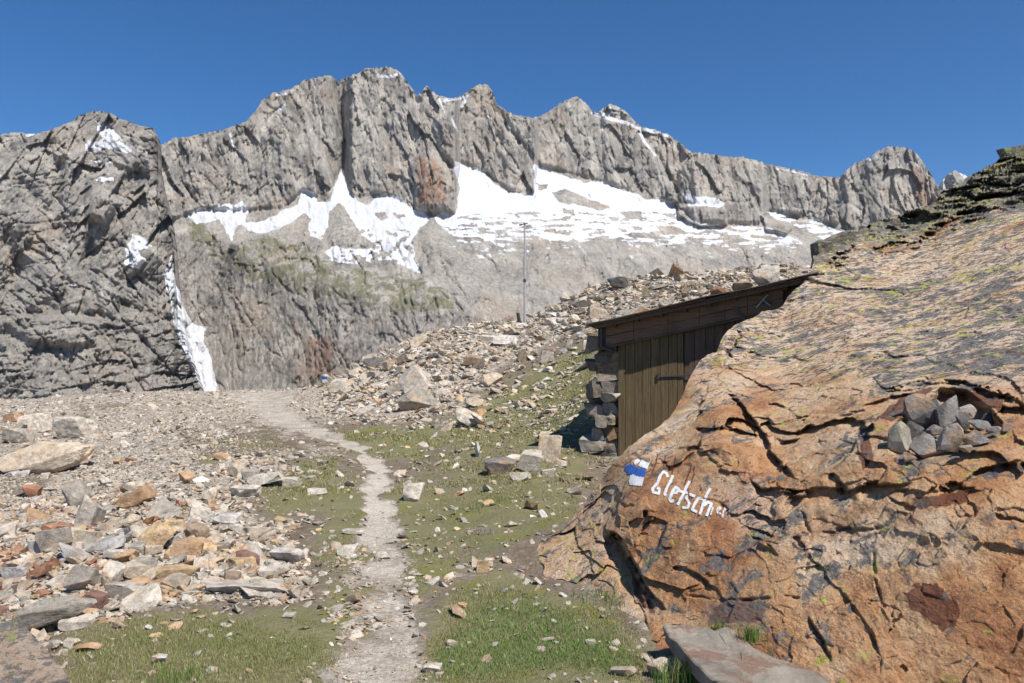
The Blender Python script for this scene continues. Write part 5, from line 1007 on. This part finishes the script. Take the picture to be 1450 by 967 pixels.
# ------------------------------------------------------------------ uncountable gravel and scree
def scatter(name, N, ymin, ymax, k, sizef, colf, dens, variants, seed, label, jit=.35):
    r = np.random.default_rng(seed); u = r.uniform(-400, 1250, N); q = r.random(N); Y = np.exp(math.log(ymin)+(math.log(ymax)-math.log(ymin))*q)
    x = (u-CX)/F*Y; z = H(x, Y); g, pa, rb = masks(x, Y, z); px, py = proj(x, Y, z)
    keep = (r.random(N) < dens(g, pa, rb, x, Y))&~hide_zone(px, py)
    x, Y, z, g, pa, rb, px = x[keep], Y[keep], z[keep], g[keep], pa[keep], rb[keep], px[keep]; n = len(x)
    s = sizef(r, Y, rb, pa, g); calm = sstep(500, 440, px)*sstep(11, 15, Y); s = s*(1-.5*calm)*np.where((pa > .4), .6, 1)*np.exp(.9*fbm(x*.9+3, Y*.6, o=3, seed=455)); c = colf(r, n, x, Y, px, rb); vi = r.integers(0, len(variants), n)
    v0, f0 = variants[0]; nv, nf = len(v0), len(f0); c = c*(1-.5*calm[:, None])+np.array([[.46, .41, .345]])*.5*calm[:, None]; VV = np.stack([v for v, _ in variants])[vi]      # n,nv,3
    a = r.uniform(0, 6.28, n); ca, sa = np.cos(a), np.sin(a); tx, ty = r.normal(size=n)*jit, r.normal(size=n)*jit
    asp = np.stack([r.uniform(.8, 1.3, n), r.uniform(.6, 1.0, n), r.uniform(.18, .48, n)], -1); VV = VV*asp[:, None]*s[:, None, None]
    X = VV[..., 0]*ca[:, None]-VV[..., 1]*sa[:, None]; Yy = VV[..., 0]*sa[:, None]+VV[..., 1]*ca[:, None]; Z = VV[..., 2]+X*tx[:, None]+Yy*ty[:, None]
    A = np.stack([X+x[:, None], Yy+Y[:, None], Z+(z+s*.16)[:, None]], -1).reshape(-1, 3)
    Fc = (f0[None]+(np.arange(n)*nv)[:, None, None]).reshape(-1, 3); T = np.repeat(c, nv, 0)
    me = mesh_np(name, A, Fc, M_STONE, False, dict(tint=T)); print(name, n)
    return link(name, me, label=label, kind='stuff')
vr = np.random.default_rng(9)
V42 = [stone_shape(vr, 2, 10, 1., .0, k % 2 == 0) for k in range(16)]; V12 = [stone_shape(vr, 1, 7, 1., .0, k % 2 == 0) for k in range(16)]
PAL = np.array([COL[k] for k in ('light', 'grey', 'tan', 'light', 'grey', 'white', 'tan', 'light', 'ochre', 'brown', 'orange', 'rust')])
def colf(r, n, x, Y, px, rb):
    redp = np.clip(sstep(330, 60, px)*sstep(14, 9, Y)*sstep(5.2, 7, Y), 0, 1)*.55*sstep(-.2, .3, fbm(x*1.2, Y*.8, o=3, seed=441)); w = np.array([.2, .19, .15, .1, .1, .05, .06, .06, .035, .03, .02, .005]); cdf = np.cumsum(w)/w.sum()
    i = np.searchsorted(cdf, r.random(n)).clip(0, 11); red = r.random(n) < redp; i = np.where(red, r.choice([9, 10, 11, 11], n), i)
    return PAL[i]*r.uniform(.78, 1.15, n)[:, None]
# near meadow: thinly spread; rubble: packed
scatter('gravel', 210000, 3.2, 44, 0, lambda r, Y, rb, pa, g: (.008+.0021*Y)*np.exp(r.normal(size=len(Y))*.42)*np.where(pa > .5, .55, 1), colf,
        lambda g, pa, rb, x, Y: np.clip(.13+.30*pa*(Y < 9)+.95*rb*sstep(-.55, .25, fbm(x*1.1, Y*.8, o=3, seed=451))-.12*g*(rb < .3)-.40*g*(rb > .3), .015, 1)*np.where(pa > .5, .8, 1), V12, 21, 'loose pale gravel and small stones spread over the slopes and path')
scatter('rubble', 26000, 4.5, 42, 0, lambda r, Y, rb, pa, g: (.020+.0035*Y)*np.exp(r.normal(size=len(Y))*.45), colf,
        lambda g, pa, rb, x, Y: np.clip(.95*rb*sstep(-.1, .35, fbm(x*.9+7, Y*.6, o=3, seed=452))-.45*g, .003, 1)*(pa < .3), V42, 22, 'broken grey and tan rock debris covering the slopes')

# ------------------------------------------------------------------ short alpine grass
def mat_grass():
    t = NT('grass_blades', .75, .2); c = t.attr('tint', 'Color'); return t.done(c)
M_GRASS = mat_grass()
def grass(name, N, y0, y1, hgt, wid, thr, seed, label):
    r = np.random.default_rng(seed); u = r.uniform(-300, 1050, N); Y = np.exp(r.uniform(math.log(y0), math.log(y1), N)); x = (u-CX)/F*Y; z = H(x, Y)
    g, pa, rb = masks(x, Y, z); px, py = proj(x, Y, z); cl = fbm(x*3.1, Y*3.1, o=4, seed=461, g=.6)*1.1+fbm(x*.8, Y*.7, o=3, seed=462)*.9
    keep = (g+cl*.95-thr+.3*sstep(.9, 1.2, g) > r.random(N)*.6)&~hide_zone(px, py); x, Y, z, g, cl = x[keep], Y[keep], z[keep], g[keep], cl[keep]; n = len(x)
    h = hgt(Y)*.60*np.exp(r.normal(size=n)*.4)*(.5+.5*np.clip(g, 0, 1.3)); w = wid(Y)*r.uniform(.7, 1.3, n); a = r.uniform(0, 6.28, n); b = r.uniform(0, 6.28, n); le = r.uniform(.1, .9, n)*h
    dx, dy = np.cos(a)*w, np.sin(a)*w
    P = np.stack([np.stack([x-dx, Y-dy, z-.004], -1), np.stack([x+dx, Y+dy, z-.004], -1), np.stack([x+np.cos(b)*le, Y+np.sin(b)*le, z+h], -1)], 1).reshape(-1, 3)
    dry = r.random(n) < np.clip(.58-.42*sstep(.7, 1.2, g)+fbm(x*1.5, Y*1.5, o=3, seed=463)*.5, .1, .8); gc = np.array([[.135, .15, .05]])*(1-.0)+np.array([[.05, .04, .0]])*r.random(n)[:, None]; fresh = sstep(.9, 1.25, g)[:, None]; gc = gc*(1-fresh)+np.array([[.12, .185, .045]])*fresh
    dc = np.array([[.33, .28, .17]])*r.uniform(.6, 1.1, n)[:, None]; ye = (fbm(x*1.1, Y*1.1, o=3, seed=464) > .38)[:, None]; gc = np.where(ye, np.array([[.23, .24, .06]]), gc); c = np.where(dry[:, None], dc, gc)*r.uniform(.85, 1.4, n)[:, None]
    me = mesh_np(name, P, np.arange(3*n).reshape(-1, 3), M_GRASS, False, dict(tint=np.repeat(c, 3, 0))); print(name, n); link(name, me, label=label, kind='stuff')
grass('grass', 520000, 3.2, 11, lambda Y: .020+Y*.0012, lambda Y: .0014+Y*.00022, .62, 31, 'short green and straw-coloured alpine turf near the camera')
grass('meadow_grass', 460000, 10, 40, lambda Y: .03+Y*.0012, lambda Y: .003+Y*.0006, .62, 32, 'patchy olive turf on the far slope and meadow')
# longer tufts where the photo shows them
def tuft(px, py, n, h, spread, label, Y=None, z=None, green=(.10, .19, .03), cat='grass tuft'):
    r = np.random.default_rng(int(px)); Y = float(ground_at(px, py)[0]) if Y is None else Y; x = (px-CX)/F*Y; z = float(H(np.array([x]), np.array([Y]))[0]) if z is None else z; V, Q, T = [], [], []
    for k in range(n):
        bx, by = r.normal()*spread, r.normal()*spread*.6; a, b = r.uniform(0, 6.28, 2); hh = h*r.uniform(.55, 1.1); l = hh*r.uniform(.1, .6); w = .0022; i = len(V); dx, dy = math.cos(a)*w, math.sin(a)*w
        V += [(bx-dx, by-dy, -.01), (bx+dx, by+dy, -.01), (bx+math.cos(b)*l*.35+dx*.7, by+math.sin(b)*l*.35+dy*.7, hh*.6), (bx+math.cos(b)*l*.35-dx*.7, by+math.sin(b)*l*.35-dy*.7, hh*.6), (bx+math.cos(b)*l, by+math.sin(b)*l, hh*.95)]
        Q += [(i, i+1, i+2), (i, i+2, i+3), (i+3, i+2, i+4)]; T += [np.array(green if r.random() > .25 else (.25, .21, .11))*r.uniform(.7, 1.3)]*5
    link('grass_tuft', mesh_np('grass_tuft', np.array(V), np.array(Q), M_GRASS, False, dict(tint=np.array(T))), label=label, cat=cat, loc=(x, Y, z))
def rz_at(px, py): return float(rock_depth(np.array([[float(px)]]), np.array([[float(py)]]))[0, 0])
tuft(970,962,260,.13,.07,'long bright green grass tuft in the shade under the foreground slab',4.05,.0)
for px, py, n, h, lab in ((1062,905,120,.09,'green grass tuft between slab and boulder, right one'),(1018,892,70,.06,'small green grass tuft between slab and boulder, left one')):
    D = min(rz_at(px, py)-.06, 4.6); p = ray(px, py, D); tuft(px, py, n, h, .035, lab, D, p[2])
tuft(262,962,220,.06,.10,'fresh green grass tuft at the bottom edge left of the path'); tuft(890,855,200,.05,.10,'grass tuft at the foot of the orange boulder'); tuft(855,845,160,.05,.10,'dark green grass tuft against the boulder toe')
# flowers
def flower(px, py, col, label, s=.011, group=None, cat='flower'):
    Y = float(ground_at(px, py)[0]); x = (px-CX)/F*Y; z = float(H(np.array([x]), np.array([Y]))[0])
    root = bpy.data.objects.new('flower', None); C.objects.link(root); root.location = (x, Y, z); root['label'] = label; root['category'] = cat
    if group: root['group'] = group
    m = MB(); m.tube((0, 0, -.01), (.004, 0, .045), .0015, 5); m.build('stem', M_STEM, root)
    m = MB(); n = 8
    for k in range(n):
        a = 2*math.pi*k/n; c, s_ = math.cos(a), math.sin(a); b = len(m.v); t = s*.35; ctr = np.array([.004, 0, .045])
        m.v += [tuple(ctr), tuple(ctr+np.array([c*s*.6-s_*t, s_*s*.6+c*t, .004])), tuple(ctr+np.array([c*s, s_*s, .002])), tuple(ctr+np.array([c*s*.6+s_*t, s_*s*.6-c*t, .004]))]; m.f += [[b, b+1, b+2, b+3]]
    m.build('petals', col, root)
M_STEM = simple_mat('flower_stem', (.08, .12, .03), (.10, .14, .04), 9); M_YEL = simple_mat('yellow_petal', (.80, .52, .02), (.85, .60, .04), 9); M_GEN = simple_mat('gentian_petal', (.02, .04, .50), (.04, .06, .6), 9)
for px, py, lab in ((484,859,'largest yellow flower in turf left of the path'),(474,850,'small yellow flower beside the largest one'),(474,896,'yellow flower lowest left of the path'),(529,782,'yellow flower on the worn path'),(616,847,'yellow flower right of the path'),(771,829,'yellow flower near the boulder toe'),(934,963,'yellow flower beside the white streaked rock')): flower(px, py, M_YEL, lab, .011 if px not in (484, 934) else .015)
for px, py, lab in ((674,759,'leftmost blue gentian of the small cluster'),(680,758,'second blue gentian from the left in the cluster'),(686,759,'third blue gentian from the left in the cluster'),(694,758,'rightmost blue gentian of the small cluster')): flower(px, py, M_GEN, lab, .016)
tick('all')

# ------------------------------------------------------------------ thin mountain haze
hm = bpy.data.materials.new('haze'); hm.use_nodes = True; ht_ = hm.node_tree; ht_.nodes.clear(); ho = ht_.nodes.new('ShaderNodeOutputMaterial'); pv = ht_.nodes.new('ShaderNodeVolumePrincipled')
pv.inputs['Color'].default_value = (.86, .92, 1, 1); pv.inputs['Density'].default_value = 1.6e-5; pv.inputs['Anisotropy'].default_value = 0.2; ht_.links.new(pv.outputs[0], ho.inputs['Volume'])
m = MB(); x0, x1, y0, y1, z0, z1 = -9500, 9500, -9500, 9500, -260, 1500
m.hexa([(x0, y0, z0), (x1, y0, z0), (x1, y1, z0), (x0, y1, z0), (x0, y0, z1), (x1, y0, z1), (x1, y1, z1), (x0, y1, z1)]); m.build('haze', hm, kind='stuff')
